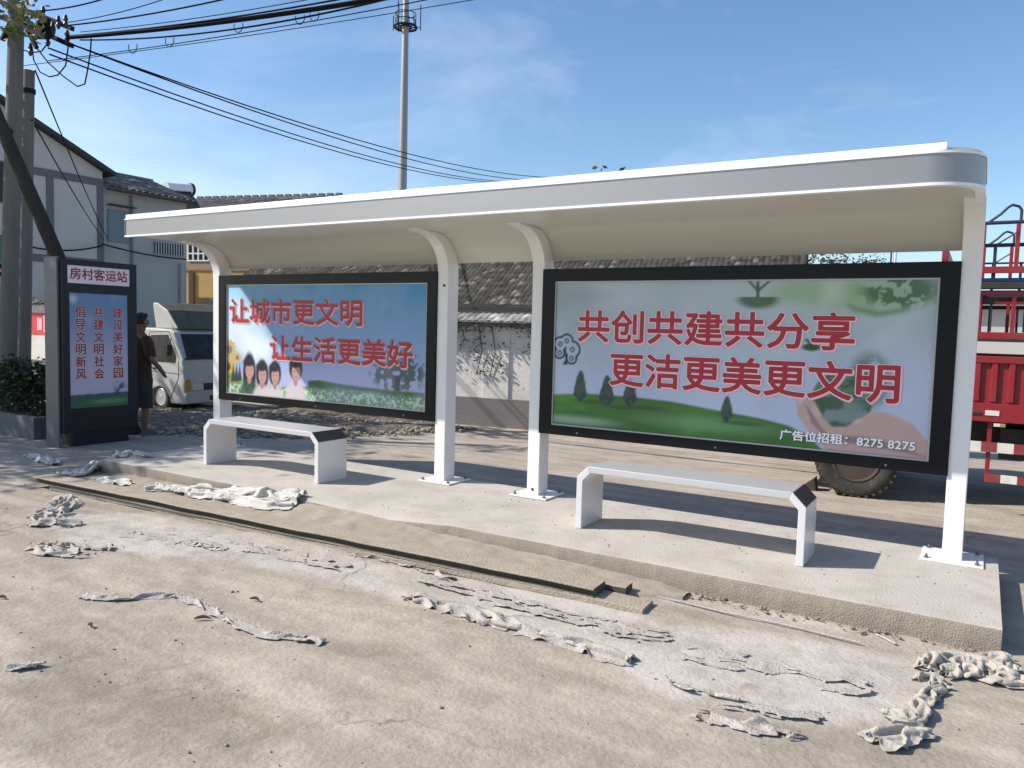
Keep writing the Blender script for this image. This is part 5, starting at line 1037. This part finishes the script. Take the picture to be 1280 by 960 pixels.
def tree(base, trunk_h, centre, rad, n, size, col, seed, label, group=None, clumps=26, tr=.16, cat='tree', cr_=.34):
    o = empty('tree', base); tag(o, label, cat, group); pts, cc = blobpts(centre, rad, n, seed, clumps, cr_)
    m = MB(); base = np.array(base, float); top = np.array(centre, float)+[0, 0, -rad[2]*.3]; fork = base+(top-base)*.55
    m.tube([base-[0, 0, .05], base+(fork-base)*.1, base+(fork-base)*.5+[.05, .03, 0], fork, top], [tr*1.35, tr, tr*.85, tr*.7, tr*.25], 'bark', n=10)
    for c in cc[:: max(1, len(cc)//14)]:
        mid = fork+(c-fork)*.5+[0, 0, .1*rad[2]]; m.tube([fork-(fork-base)*.05, mid, c], [tr*.45, tr*.25, tr*.06], 'bark', n=6)
    m.build('trunk', o, smooth=True); leaves(pts, size, col, seed+1, parent=o); return o

# shade tree left of the frame (its crown reaches into the top left corner and shades the kiosk)
tl_ = tree((-18.6, -4.4, G), 4, (-17.3, -3.7, 6.2), (2.9, 2.9, 1.9), 11000, .24, (.085, .11, .03), 3, 'broad leafy tree at the left edge, its twigs over the big utility pole', clumps=40)
tw = atD(6, 14, 10.6); pts_, cc_ = blobpts(tuple(tw), (.42, .42, .30), 170, 6, 10, .4); leaves(pts_, .12, (.11, .13, .03), 7, name='twig_leaves', parent=tl_)
m = MB(); m.tube([(-15.6, -2.6, 6.4), (np.array([-15.6, -2.6, 6.4])+tw)/2+[0, 0, .15], tw], [.05, .03, .008], 'bark', n=6); m.build('limb', tl_)
# vines over the courtyard wall
vn = []
r = np.random.default_rng(5)
for (u, z0, z1, n, wd) in ((-.55, 1.25, 1.62, 45, .12), (-.25, .95, 1.6, 70, .10), (.05, .78, 1.35, 75, .16), (.75, 1.15, 1.68, 80, .16), (1.05, 1.35, 1.75, 80, .2), (-.85, .9, 1.2, 25, .08), (-.1, .75, .85, 40, .25)):
    for i in range(n): vn.append(Wp+D18*(u+r.normal()*wd+.1*math.sin(z0*9+i))+N18*(-.06-.05*r.random())+np.array([0, 0, z0+(z1-z0)*r.random()**.7]))
for i in range(900): vn.append(Wp+D18*r.uniform(-4.3, 6.0)+N18*(-.14-.12*r.random())+np.array([0, 0, 1.54+.16*r.random()]))
v_ = empty('climbing_vine', tuple(Wp+[0, 0, 1.6])); tag(v_, 'dark climbing vine hanging from the coping of the limewashed wall', 'vine')
leaves(vn, .06, (.045, .055, .022), 8, name='foliage', parent=v_)
m = MB()
for u, z in ((-.55, 1.2), (-.2, .8), (.05, .75), (.8, 1.1)): m.tube([Wp+D18*u+N18*-.05+np.array([0, 0, 1.62]), Wp+D18*(u+.08)+N18*-.07+np.array([0, 0, (1.62+z)/2]), Wp+D18*(u-.02)+N18*-.05+np.array([0, 0, z])], .008, 'bark', n=5)
m.build('stems', v_)

# trees beyond
def far_tree(px, ytop, dist, rw, rh, n, size, col, seed, label, tr=.14, clumps=22):
    t = atD(px, ytop, dist); c = (t[0], t[1], t[2]-rh); return tree((t[0], t[1], G), 3, c, (rw, rw, rh), n, size, col, seed, label, 'trees behind the roofs', clumps=clumps, tr=tr)
far_tree(757, 206, 27, 1.5, 2.6, 900, .32, (.035, .05, .02), 21, 'dark tree whose topmost leaves show just above the shelter roof')
far_tree(1062, 318, 44, 2.2, 1.6, 2200, .22, (.06, .065, .035), 22, 'thin leafy tree seen between the shelter roof and the right panel')
far_tree(1012, 318, 48, 1.6, 1.5, 1400, .22, (.05, .055, .03), 23, 'small dark tree beside the end of the grey tiled roof')

# ------------------------------------------------------------------ WHITE HOUSE at the left
HX = -30.0
c0 = atX(128, 215, HX); a0 = atX(41, 157, HX); YC = c0[1]; sl = (a0[2]-c0[2])/(a0[1]-c0[1])
YA = a0[1]-1.6; ZA = c0[2]+sl*(YA-YC); YB = 2*YA-YC; ZC = c0[2]
wh = empty('white_house', (HX-4, YA, G)); tag(wh, 'tall whitewashed gabled house with grey bands behind the utility poles', 'house')
b = MB(); b.prism([(YB, G), (YC, G), (YC, ZC), (YA, ZA), (YB, ZC)], (HX, 0, 0), (0, 1, 0), (0, 0, 1), (-9, 0, 0), 'housewall'); b.build('wall', wh)
b = MB()
def zat(x, y): return atX(x, y, HX)[2]
def yat(x, y): return atX(x, y, HX)[1]
zb1 = zat(124, 228); zb2 = zat(100, 327)
for z in (zb1, zb2): b.box(HX+.002, HX+.035, YB, YC+.02, z-.14, z+.14, 'band')
for x in (62.5, ): y = yat(x, 260); b.box(HX+.001, HX+.034, y-.13, y+.13, G, zb1-.14, 'band')
for y in (YC-.11, YB+.13, yat(62.5, 260)-3.2): b.box(HX+.001, HX+.034, y-.13, y+.13, G, zb1-.14, 'band')
b.build('grey_bands', wh)
b = MB()
for s in (1, -1):
    ye = YC if s > 0 else YB; dirv = np.array([0, ye-YA, ZC-ZA]); dirv /= np.linalg.norm(dirv); nn = np.array([0, -dirv[2], dirv[1]]) if s > 0 else np.array([0, dirv[2], -dirv[1]]); nn = nn*np.sign(nn[2])
    p0_ = np.array([0, YA, ZA])+nn*.01; p1_ = np.array([0, ye, ZC])+dirv*.35+nn*.01
    b.hexa([(HX+.35, *p0_[1:]), (HX+.35, *p1_[1:]), (HX-9.3, *p1_[1:]), (HX-9.3, *p0_[1:]), (HX+.35, *(p0_+nn*.16)[1:]), (HX+.35, *(p1_+nn*.16)[1:]), (HX-9.3, *(p1_+nn*.16)[1:]), (HX-9.3, *(p0_+nn*.16)[1:])], 'dark')
b.build('roof', wh)
yw = yat(8, 222); zw = zat(8, 222); b = MB(); b.box(HX+.01, HX+.05, yw-.9, yw+.55, zw-.9, zw+.5, 'dark'); b.build('window', wh)
# lower wing
Yw1 = atX(233, 350, HX-.2)[1]; ew = atX(145, 236, HX+.3)
wg = empty('house_wing', (HX-2, (YC+Yw1)/2, G)); tag(wg, 'blue grey wing with a tiled roof adjoining the gabled house', 'house')
b = MB(); b.box(HX-6, HX-.2, YC+.03, Yw1, G, ew[2]+.15, 'housewall2'); b.build('wall', wg)
ye0, ye1 = YC+.05, Yw1+.25; zr = atX(207, 231, HX-3.0)[2]
tiled('roof', wg, (HX+.3, ye0, ew[2]), (HX+.3, ye1, ew[2]), (-3.3, 0, zr-ew[2]), 12, int((ye1-ye0)/.28), .06, base=(.15, .15, .145), seed=14)
b = MB(); b.hexa([(HX-6.3, ye0, ew[2]-.02), (HX-3.0, ye0, zr-.06), (HX-3.0, ye1-.02, zr-.06), (HX-6.3, ye1-.02, ew[2]-.02), (HX-6.3, ye0, ew[2]+.05), (HX-3.0, ye0, zr), (HX-3.0, ye1-.02, zr), (HX-6.3, ye1-.02, ew[2]+.05)], 'dark'); b.box(HX-3.1, HX-2.9, ye0, ye1, zr-.02, zr+.12, 'plinth'); b.add([(HX-6, Yw1-.01, ew[2]+.1), (HX-.2, Yw1-.01, ew[2]+.1), (HX-3, Yw1-.01, zr-.08)], [(0, 1, 2)], 'housewall2'); b.box(HX+.2, HX+.3, ye0, ye1, ew[2]-.09, ew[2]-.01, 'dark'); b.build('roof_trim', wg)
XW = HX-.2
def wbox(mb, x0, y0, x1, y1, d, mt):
    p = atX(x0, y0, XW); q = atX(x1, y1, XW); mb.box(XW+.002, XW+d, p[1], q[1], q[2], p[2], mt)
b = MB(); wbox(b, 134, 261, 163, 305, .05, 'shutter'); sh_ = b.build('window', wg, bevel=.01)
b = MB(); wbox(b, 133, 256, 166, 260, .30, 'dark'); b.build('hood', sh_)
b = MB(); wbox(b, 193, 302, 228, 320, .06, 'dark'); w2 = b.build('window', wg)
b = MB(); p = atX(193, 302, XW); q = atX(228, 320, XW)
for yy0 in np.linspace(p[1], q[1], 12): b.box(XW+.10, XW+.12, yy0-.02, yy0+.02, q[2]-.05, p[2]+.05, 'galv')
b.build('grille', w2)
b = MB(); yp = atX(164, 330, XW)[1]; b.tube([(XW+.08, yp, G), (XW+.08, yp, ew[2]-.1)], .05, 'shutter'); yp = Yw1-.3; b.tube([(XW+.08, yp, G), (XW+.08, yp, atX(228, 330, XW)[2])], .09, 'housewall2'); b.build('drainpipe', wg)
# solar water heater at the end of that roof
sh = atX(225, 240, HX-2.2); st_ = empty('solar_water_heater', (HX-2.2, sh[1], sh[2]-.7)); tag(st_, 'white tank solar water heater on the wing roof end', 'water heater')
pA = atX(207, 235, HX-2.2); pB = atX(237, 237, HX-2.2); b = MB(); b.tube([pA, pB], .27, 'lip', n=20); b.build('tank', st_, smooth=True)
b = MB(); dB = (pB-pA)/np.linalg.norm(pB-pA); b.tube([pB, pB+dB*.12, pB+dB*.18], [.30, .30, .16], 'dark', n=20); b.build('end_cap', st_, smooth=True)
b = MB()
for p in (pA+dB*.3, pB-dB*.1):
    b.bar(p+[-.25, 0, -.2], p+[-.35, 0, -1.3], .05, .05, 'dark'); b.bar(p+[.25, 0, -.2], p+[1.1, 0, -1.45], .05, .05, 'dark')
b.build('stand', st_)
b = MB()
for t in np.linspace(.05, .9, 14):
    p = pA+(pB-pA)*t; b.tube([p+[.2, 0, -.1], p+[1.1, 0, -1.15]], .03, 'glass', n=6)
b.build('tubes', st_)

# ------------------------------------------------------------------ YELLOW HOUSE behind
a15 = math.radians(15); D15 = np.array([math.cos(a15), math.sin(a15), 0]); N15 = np.array([-math.sin(a15), math.cos(a15), 0]); Yp = atD(290, 340, 40)
yh = empty('yellow_house', (Yp[0], Yp[1], G)); tag(yh, 'sunlit ochre yellow house with white barred window left of the shelter post', 'house')
uy = lambda x, y: (atP(x, y, Yp, N15)-Yp)@D15
zy = lambda x, y: atP(x, y, Yp, N15)[2]
u0, u1 = uy(215, 350), uy(396, 340); zt = zy(300, 264); Yo = np.array([Yp[0], Yp[1], 0])
b = MB(); obar(b, Yo, D15, N15, u0, u1-.3, 0, 7, G, zt, 'yellow'); b.build('wall', yh)
b = MB(); obar(b, Yo, D15, N15, u0-.02, u1-.28, -.05, 0, zy(250, 338), zy(250, 327), 'brick'); b.build('tan_band', yh)
b = MB(); obar(b, Yo, D15, N15, uy(237, 350), uy(243, 350), -.08, 0, G, zy(240, 340), 'brown'); obar(b, Yo, D15, N15, uy(245, 350), u1-.4, -.07, 0, zy(250, 381), zy(250, 372), 'brown'); b.build('timber_post', yh)
b = MB(); obar(b, Yo, D15, N15, uy(236, 315), uy(262, 315), -.03, -.001, zy(250, 326), zy(250, 300), 'glass'); wn = b.build('window', yh)
b = MB(); q0, q1 = uy(236, 315), uy(262, 315)
for uu in np.linspace(q0, q1, 5): obar(b, Yo, D15, N15, uu-.035, uu+.035, -.09, -.03, zy(250, 326), zy(250, 300), 'lip')
for zz in (zy(250, 326), zy(250, 317), zy(250, 300)): obar(b, Yo, D15, N15, q0, q1, -.092, -.031, zz-.035, zz+.035, 'lip')
b.build('window_bars', wn)
e0 = Yo+D15*(u0-.3)+N15*-.5+[0, 0, zt]; e1 = Yo+D15*u1+N15*-.5+[0, 0, zt]; zrg = zy(300, 249)+.35
tiled('roof', yh, e0, e1, N15*2.6+np.array([0, 0, zrg-zt]), 9, int((u1-u0)/.3), .06, base=(.085, .085, .09), seed=17)
b = MB(); obar(b, Yo, D15, N15, u0-.3, u1, 2.0, 7.2, zt-.05, zt+.02, 'dark'); obar(b, Yo, D15, N15, u0-.3, u1, 1.98, 2.22, zt, zrg+.12, 'plinth')
for uu in np.arange(u0, u1, .5): obar(b, Yo, D15, N15, uu, uu+.3, 1.99, 2.2, zrg+.1, zrg+.22, 'plinth')
b.build('ridge', yh)

# ------------------------------------------------------------------ far low wall with red notice, planter, hedge
lw = empty('boundary_wall', (-18.2, 2.7, G)); tag(lw, 'sunlit white boundary wall with tile coping left of the kiosk', 'wall')
b = MB(); b.box(-22.5, -16.9, 2.70, 2.92, G, 1.84, 'limewash'); b.build('wall_face', lw)
b = MB(); b.box(-22.51, -16.89, 2.675, 2.95, G, .65, 'concrete_planter'); b.build('plinth', lw)
tiled('coping', lw, (-22.6, 2.55, 1.83), (-16.85, 2.55, 1.83), (0, .27, .16), 2, 36, .035, base=(.07, .07, .07), seed=19)
tiled('coping', lw, (-16.85, 3.09, 1.83), (-22.6, 3.09, 1.83), (0, -.27, .16), 2, 36, .035, base=(.07, .07, .07), seed=20)
b = MB(); b.box(-17.95, -17.28, 2.69, 2.699, 1.20, 1.67, 'poster_red'); nt_ = b.build('red_notice', lw)
b = MB(); b.box(-17.36, -17.31, 2.684, 2.689, 1.25, 1.62, 'pink_outline'); b.box(-17.62, -17.42, 2.684, 2.689, 1.30, 1.56, 'pink_outline'); b.build('notice_mark', nt_)

pl = empty('planter', (-12.5, -.4, G)); tag(pl, 'low grey concrete planter beside the kiosk at the left edge', 'planter')
b = MB(); b.box(-15.5, -11.35, -.62, -.50, G, .17, 'concrete_planter'); b.box(-11.47, -11.35, -.50, .55, G, .17, 'concrete_planter'); b.box(-15.5, -11.47, .45, .55, G, .17, 'concrete_planter'); b.build('kerb', pl, bevel=.01)
b = MB(); b.box(-15.5, -11.47, -.50, .45, G, .10, 'rubble'); b.build('soil', pl)
r = np.random.default_rng(77); n = 2600; hp = np.stack([r.uniform(-15.2, -11.52, n), r.uniform(-.45, .40, n), .12+.34*r.random(n)], 1)
hd_ = empty('hedge', (-13, 0, .1)); tag(hd_, 'low clipped dark hedge growing in the grey planter', 'hedge'); leaves(hp, .07, (.04, .055, .02), 78, name='foliage', parent=hd_)
m = MB()
for i in range(30): x = -15+3.4*i/30; m.tube([(x, 0, .08), (x+.05, .05*math.sin(i), .4)], .010, 'bark', n=5)
m.build('stems', hd_)
bs = empty('bush', (-12.9, .1, .1)); tag(bs, 'dark leafy bush standing at the foot of the utility poles', 'bush'); pts, cc = blobpts((-13.0, .12, .50), (.85, .42, .36), 2200, 79, 18, .35); leaves(pts, .11, (.035, .055, .022), 80, name='foliage', parent=bs)
pts, cc = blobpts((-11.95, .05, .50), (.32, .25, .24), 160, 83, 8, .4)
m = MB()
for c in cc: m.tube([(-12.6, .1, .08), (-12.4, .08, .35), tuple(c)], [.012, .009, .003], 'bark', n=5)
for i in range(8): m.tube([(-13, .1, .08), (-13+.6*math.cos(i), .1+.3*math.sin(i), .62)], [.016, .004], 'bark', n=5)
m.build('stems', bs); leaves(pts, .10, (.05, .065, .025), 84, name='foliage', parent=bs)

# ------------------------------------------------------------------ UTILITY POLES
def onpole(x, y, base_y, base_x): return None
P1b = atY(9, 480, .45); P1t = atY(22, -40, .45)
up1 = empty('utility_pole', (P1b[0], .45, G)); tag(up1, 'taller concrete utility pole with crossarms and a green band', 'utility pole')
d1 = (P1t-P1b)/np.linalg.norm(P1t-P1b); b0_ = P1b-d1*((P1b[2]-G)/d1[2]); b = MB(); b.tube([b0_, P1b, P1t], [.15, .142, .112], 'concpole', n=20); b.build('shaft', up1, smooth=True)
gb = atY(9, 314, .45); b = MB(); b.tube([gb-d1*.20, gb+d1*.26], .168, 'greenband', n=20); b.tube([gb-d1*.30, gb-d1*.22], .169, 'ironwork', n=20); b.tube([gb-d1*.42, gb-d1*.36], .170, 'ironwork', n=20); b.build('green_band', up1, smooth=True)
b = MB(); 
for yy0 in (-.18, .18):
    q = np.array([0, yy0, 0]); b.bar(atY(30, 12, .45)+q, atY(76, 31, .45)+q, .06, .07, 'ironwork'); b.bar(atY(-10, 0, .45)+q, atY(30, 12, .45)+q, .06, .07, 'ironwork')
for yy0 in (-.2, .2):
    q = np.array([0, yy0, 0]); b.bar(atY(-10, 15, .45)+q, atY(30, 32, .45)+q, .06, .07, 'ironwork'); b.bar(atY(30, 32, .45)+q, atY(74, 52, .45)+q, .06, .07, 'ironwork')
b.build('crossarm', up1)
b = MB(); b.bar(atY(3, 50, .3), atY(14, 28, .3), .07, .05, 'ironwork'); b.build('brace', up1)
b = MB(); b.bar(atY(30, 30, .3), atY(46, 60, .3), .05, .05, 'ironwork'); b.build('brace', up1)
for (x, y) in ((54, 16), (73, 28), (82, 27), (84, 46), (45, 42), (60, 50), (38, 62), (66, 36)):
    p = atY(x, y, .45); b = MB(); b.tube([p-[0, 0, .10], p-[0, 0, .04], p, p+[0, 0, .03], p+[0, 0, .10]], [.015, .038, .02, .038, .02], 'porcelain', n=10); b.build('insulator', up1, smooth=True)
b = MB(); p = atY(57, 36, .45); b.tube([p+[0, -.1, 0], p+[0, .1, 0]], .11, 'ironwork', n=12); p = atY(48, 44, .42); b.tube([p, p+[.3, 0, -.05]], .06, 'ironwork', n=10); b.build('junction_box', up1, smooth=True)
for (pts) in ([(40, 58), (42, 75), (50, 90), (62, 96), (72, 94), (82, 82), (85, 60), (84, 45)], [(46, 60), (60, 78), (80, 96), (97, 108), (106, 105), (109, 90), (113, 65), (114, 48)], [(28, 62), (40, 66), (52, 64), (58, 56)]):
    q = [atY(x, y, .40) for x, y in pts]; b = MB(); b.tube(q, .011, 'wire', n=5); b.build('jumper_cable', up1, smooth=True)
P2b = atY(29, 480, 1.05); P2t = atY(36.5, 88, 1.05); up2 = empty('utility_pole', (P2b[0], 1.05, G)); tag(up2, 'shorter concrete utility pole with a flat top beside the tall one', 'utility pole')
d2 = (P2t-P2b)/np.linalg.norm(P2t-P2b); b = MB(); b.tube([P2b-d2*((P2b[2]-G)/d2[2]), P2b, P2t], [.13, .122, .088], 'concpole', n=20); b.build('shaft', up2, smooth=True)
q = atY(36, 114, 1.05); b = MB(); b.tube([q-d2*.04, q+d2*.04], .108, 'ironwork', n=20); b.build('steel_collar', up2)
sA = atY(-40, 62, -.75); sB = atY(76, 330, -.02); dS = (sB-sA)/np.linalg.norm(sB-sA); foot = sB+dS*((G-sB[2])/dS[2])
lp = empty('leaning_strut', tuple(foot)); tag(lp, 'dark leaning strut crossing in front of both utility poles', 'strut'); b = MB(); b.tube([sA-dS*1.5, sA, sB, foot], [.085, .09, .10, .105], 'strut', n=14); b.build('shaft', lp, smooth=True)
b = MB(); q = atY(7, 166, .3); b.tube([q-dS*.03, q+dS*.03], .11, 'ironwork', n=14); b.build('steel_clamp', lp)

# ------------------------------------------------------------------ OVERHEAD WIRES
def wire(p, q, sag, rad, label, n=26, group='overhead wires from the tall utility pole'):
    p = np.array(p, float); q = np.array(q, float); pts = [p+(q-p)*t-np.array([0, 0, sag*4*t*(1-t)]) for t in np.linspace(0, 1, n)]
    b = MB(); b.tube(pts, rad, 'wire', n=5); o = b.build('overhead_wire', smooth=True); tag(o, label, 'wire', group); return o
def up_wire(x0, y0, x1, y1, Y0_, dist, rad, label, extra=2.2, sag=.15):
    p = atY(x0, y0, Y0_); q = atD(x1, y1, dist); e = p+(q-p)*extra; e[2] += sag*4*(1-1/extra); return wire(p, e, sag, rad, label)
up_wire(43, 14, 125, 0, .45, 11.5, .012, 'topmost dark wire leaving the pole top to the upper right')
up_wire(84, 32, 276, 0, .45, 10.5, .012, 'dark wire just above the thick bundled cable')
up_wire(84, 28, 196, 2, .45, 10.8, .007, 'thin wire with a coil near its upper end')
up_wire(86, 47, 466, 0, .45, 9.0, .032, 'thickest bundled cable rising from the pole to the top of the picture', extra=1.8)
up_wire(86, 45, 420, 0, .46, 9.2, .012, 'dark wire running along the upper side of the thick cable', extra=1.8)
up_wire(100, 50, 480, 0, .44, 9.0, .012, 'slack cable running along the lower side of the thick cable', extra=1.8, sag=.4)
up_wire(100, 40, 360, 4, .44, 9.4, .006, 'thin lashing wire between the upper dark wires')
w9 = up_wire(60, 76, 480, 10, .45, 9.5, .007, 'thin wire with hanging loops below the thick cable', extra=1.9)
up_wire(30, 82, 590, 0, .45, 10.5, .006, 'lowest thin wire passing behind the mast platform', extra=1.9)
# hanging coils on the thin wire
for (x, y) in ((166, 58), (212, 50), (298, 32), (375, 22), (393, 18)):
    p = atD(x, y, 10.5); b = MB(); b.tube([p+[.05*math.cos(t)*1.3, .02*math.cos(t), .09*math.sin(t)] for t in np.linspace(math.pi*.9, 2.1*math.pi, 12)], .006, 'wire', n=5); b.build('hanging_loop', w9, smooth=True)
ends = [((74, 50), (672, 221), 'highest of the four parallel wires falling towards the shelter roof'), ((88, 55), (656, 225), 'second of the four parallel wires falling towards the shelter roof'), ((60, 60), (628, 227), 'third of the four parallel wires falling towards the shelter roof'), ((62, 68), (618, 228), 'lowest of the four parallel wires falling towards the shelter roof')]
for (a, bq, lab) in ends:
    p = atY(*a, .45); q = atD(bq[0], bq[1], 34); e = p+(q-p)*1.5; e[2] += .9*4*(1-1/1.5); wire(p, e, .9, .014, lab)
# service lines to the white house wall and along the wing
p = atY(44, 88, 1.05); wire(p, atX(134, 298, HX+.1), .1, .014, 'thin service wire dropping from the short pole to the white house, right one', group='service wires on the white house')
p = atY(40, 150, 1.05); wire(p, atX(130, 300, HX+.1), .1, .014, 'thin service wire dropping from the short pole to the white house, left one', group='service wires on the white house')
wire(atX(40, 309, HX+.3), atX(128, 307, HX+.3), .15, .03, 'dark cable slung along the gabled house wall', group='service wires on the white house')
wire(atX(128, 305, HX+.25), atX(232, 324, HX+.25), .1, .03, 'dark cable slung along the blue grey wing wall', group='service wires on the white house')

# ------------------------------------------------------------------ TELECOM MAST
MD = 60.0; mbase = atD(503, 237, MD); mtop = atD(507.5, 0, MD); dm = mtop-mbase; dm /= np.linalg.norm(dm)
ms = empty('telecom_mast', (mbase[0], mbase[1], G)); tag(ms, 'tall grey tubular telecom mast with a ring platform behind the shelter', 'mast')
foot = np.array([mbase[0], mbase[1], G]); tp = np.array([mtop[0], mtop[1], mtop[2]+2.5]); b = MB(); b.tube([foot, np.array([mbase[0], mbase[1], mbase[2]]), tp], [.44, .34, .22], 'mast_steel', n=24); b.build('shaft', ms, smooth=True)
pc = atD(507, 34, MD); b = MB()
def hoop(c, r, rad, mt='ironwork', n=24): b.tube([c+[r*math.cos(t), r*math.sin(t), 0] for t in np.linspace(0, 2*math.pi, n)], rad, mt, n=6)
hoop(pc, .85, .09); hoop(pc, .45, .06); hoop(pc+np.array([0, 0, .5]), .78, .03); hoop(pc+np.array([0, 0, 1.0]), .78, .03)
for t in np.linspace(0, 2*math.pi, 10, endpoint=False): dd_ = np.array([math.cos(t), math.sin(t), 0]); b.bar(pc+dd_*.3, pc+dd_*.85, .06, .05, 'ironwork'); b.tube([pc+dd_*.78, pc+dd_*.78+[0, 0, 1.0]], .02, 'ironwork', n=5)
b.build('ring_platform', ms)
rgt = np.array([_r[0], _r[1], 0])
for off, h0, h1 in ((-.95, -.3, .85), (-.55, -.4, 1.8), (.75, -.3, .6), (1.15, -.2, 1.7)):
    b = MB(); p = pc+rgt*off; b.tube([p+[0, 0, h0], p+[0, 0, h1]], .035, 'ironwork', n=6); b.bar(pc+rgt*off*.6, p, .04, .04, 'ironwork'); b.build('antenna_rod', ms)
b = MB(); p = pc+rgt*-.62+[0, 0, 2.3]; b.tube([p+rgt*.22*math.cos(t)+np.array([0, 0, .22*math.sin(t)]) for t in np.linspace(math.pi*.9, 2.2*math.pi, 10)], .04, 'ironwork', n=6); b.tube([p+[0, 0, -.2], p+rgt*.05+[0, 0, -1.0]], .035, 'ironwork', n=6); b.build('dish_arm', ms)
# thin white pole and dark pole seen between roof and panel
for (x, rad, mt, lab) in ((1122, .075, 'lip', 'white thin pole rising behind the right panel'), (1117, .035, 'ironwork', 'dark thin pole beside the white one behind the right panel')):
    t = atD(x, 270, 30); b = MB(); b.tube([(t[0], t[1], G), (t[0], t[1], t[2])], [rad, rad*.8], mt, n=10); b.tube([(t[0], t[1], t[2]-.02), (t[0], t[1], t[2]+.05)], [rad*1.3, rad*.6], mt, n=10); tag(b.build('street_pole', smooth=True), lab, 'pole', 'thin poles behind the shelter')
# far pole that carries the four wires (hidden by the shelter roof from here)
# grey building behind the lorry rails
gp = atD(1250, 420, 26); gb_ = empty('storage_shed', (gp[0]+2, gp[1]+2, G)); tag(gb_, 'long low grey shed seen through the red lorry rails', 'shed')
b = MB(); b.box(gp[0]-2.2, gp[0]+9, gp[1], gp[1]+5, G, 2.75, 'housewall'); b.build('wall', gb_)
b = MB(); b.prism([(-.4, 2.75), (5.4, 2.75), (5.4, 2.83), (2.5, 3.05), (-.4, 2.83)], (gp[0]-2.5, gp[1], 0), (0, 1, 0), (0, 0, 1), (11.8, 0, 0), 'plinth'); b.build('roof', gb_)
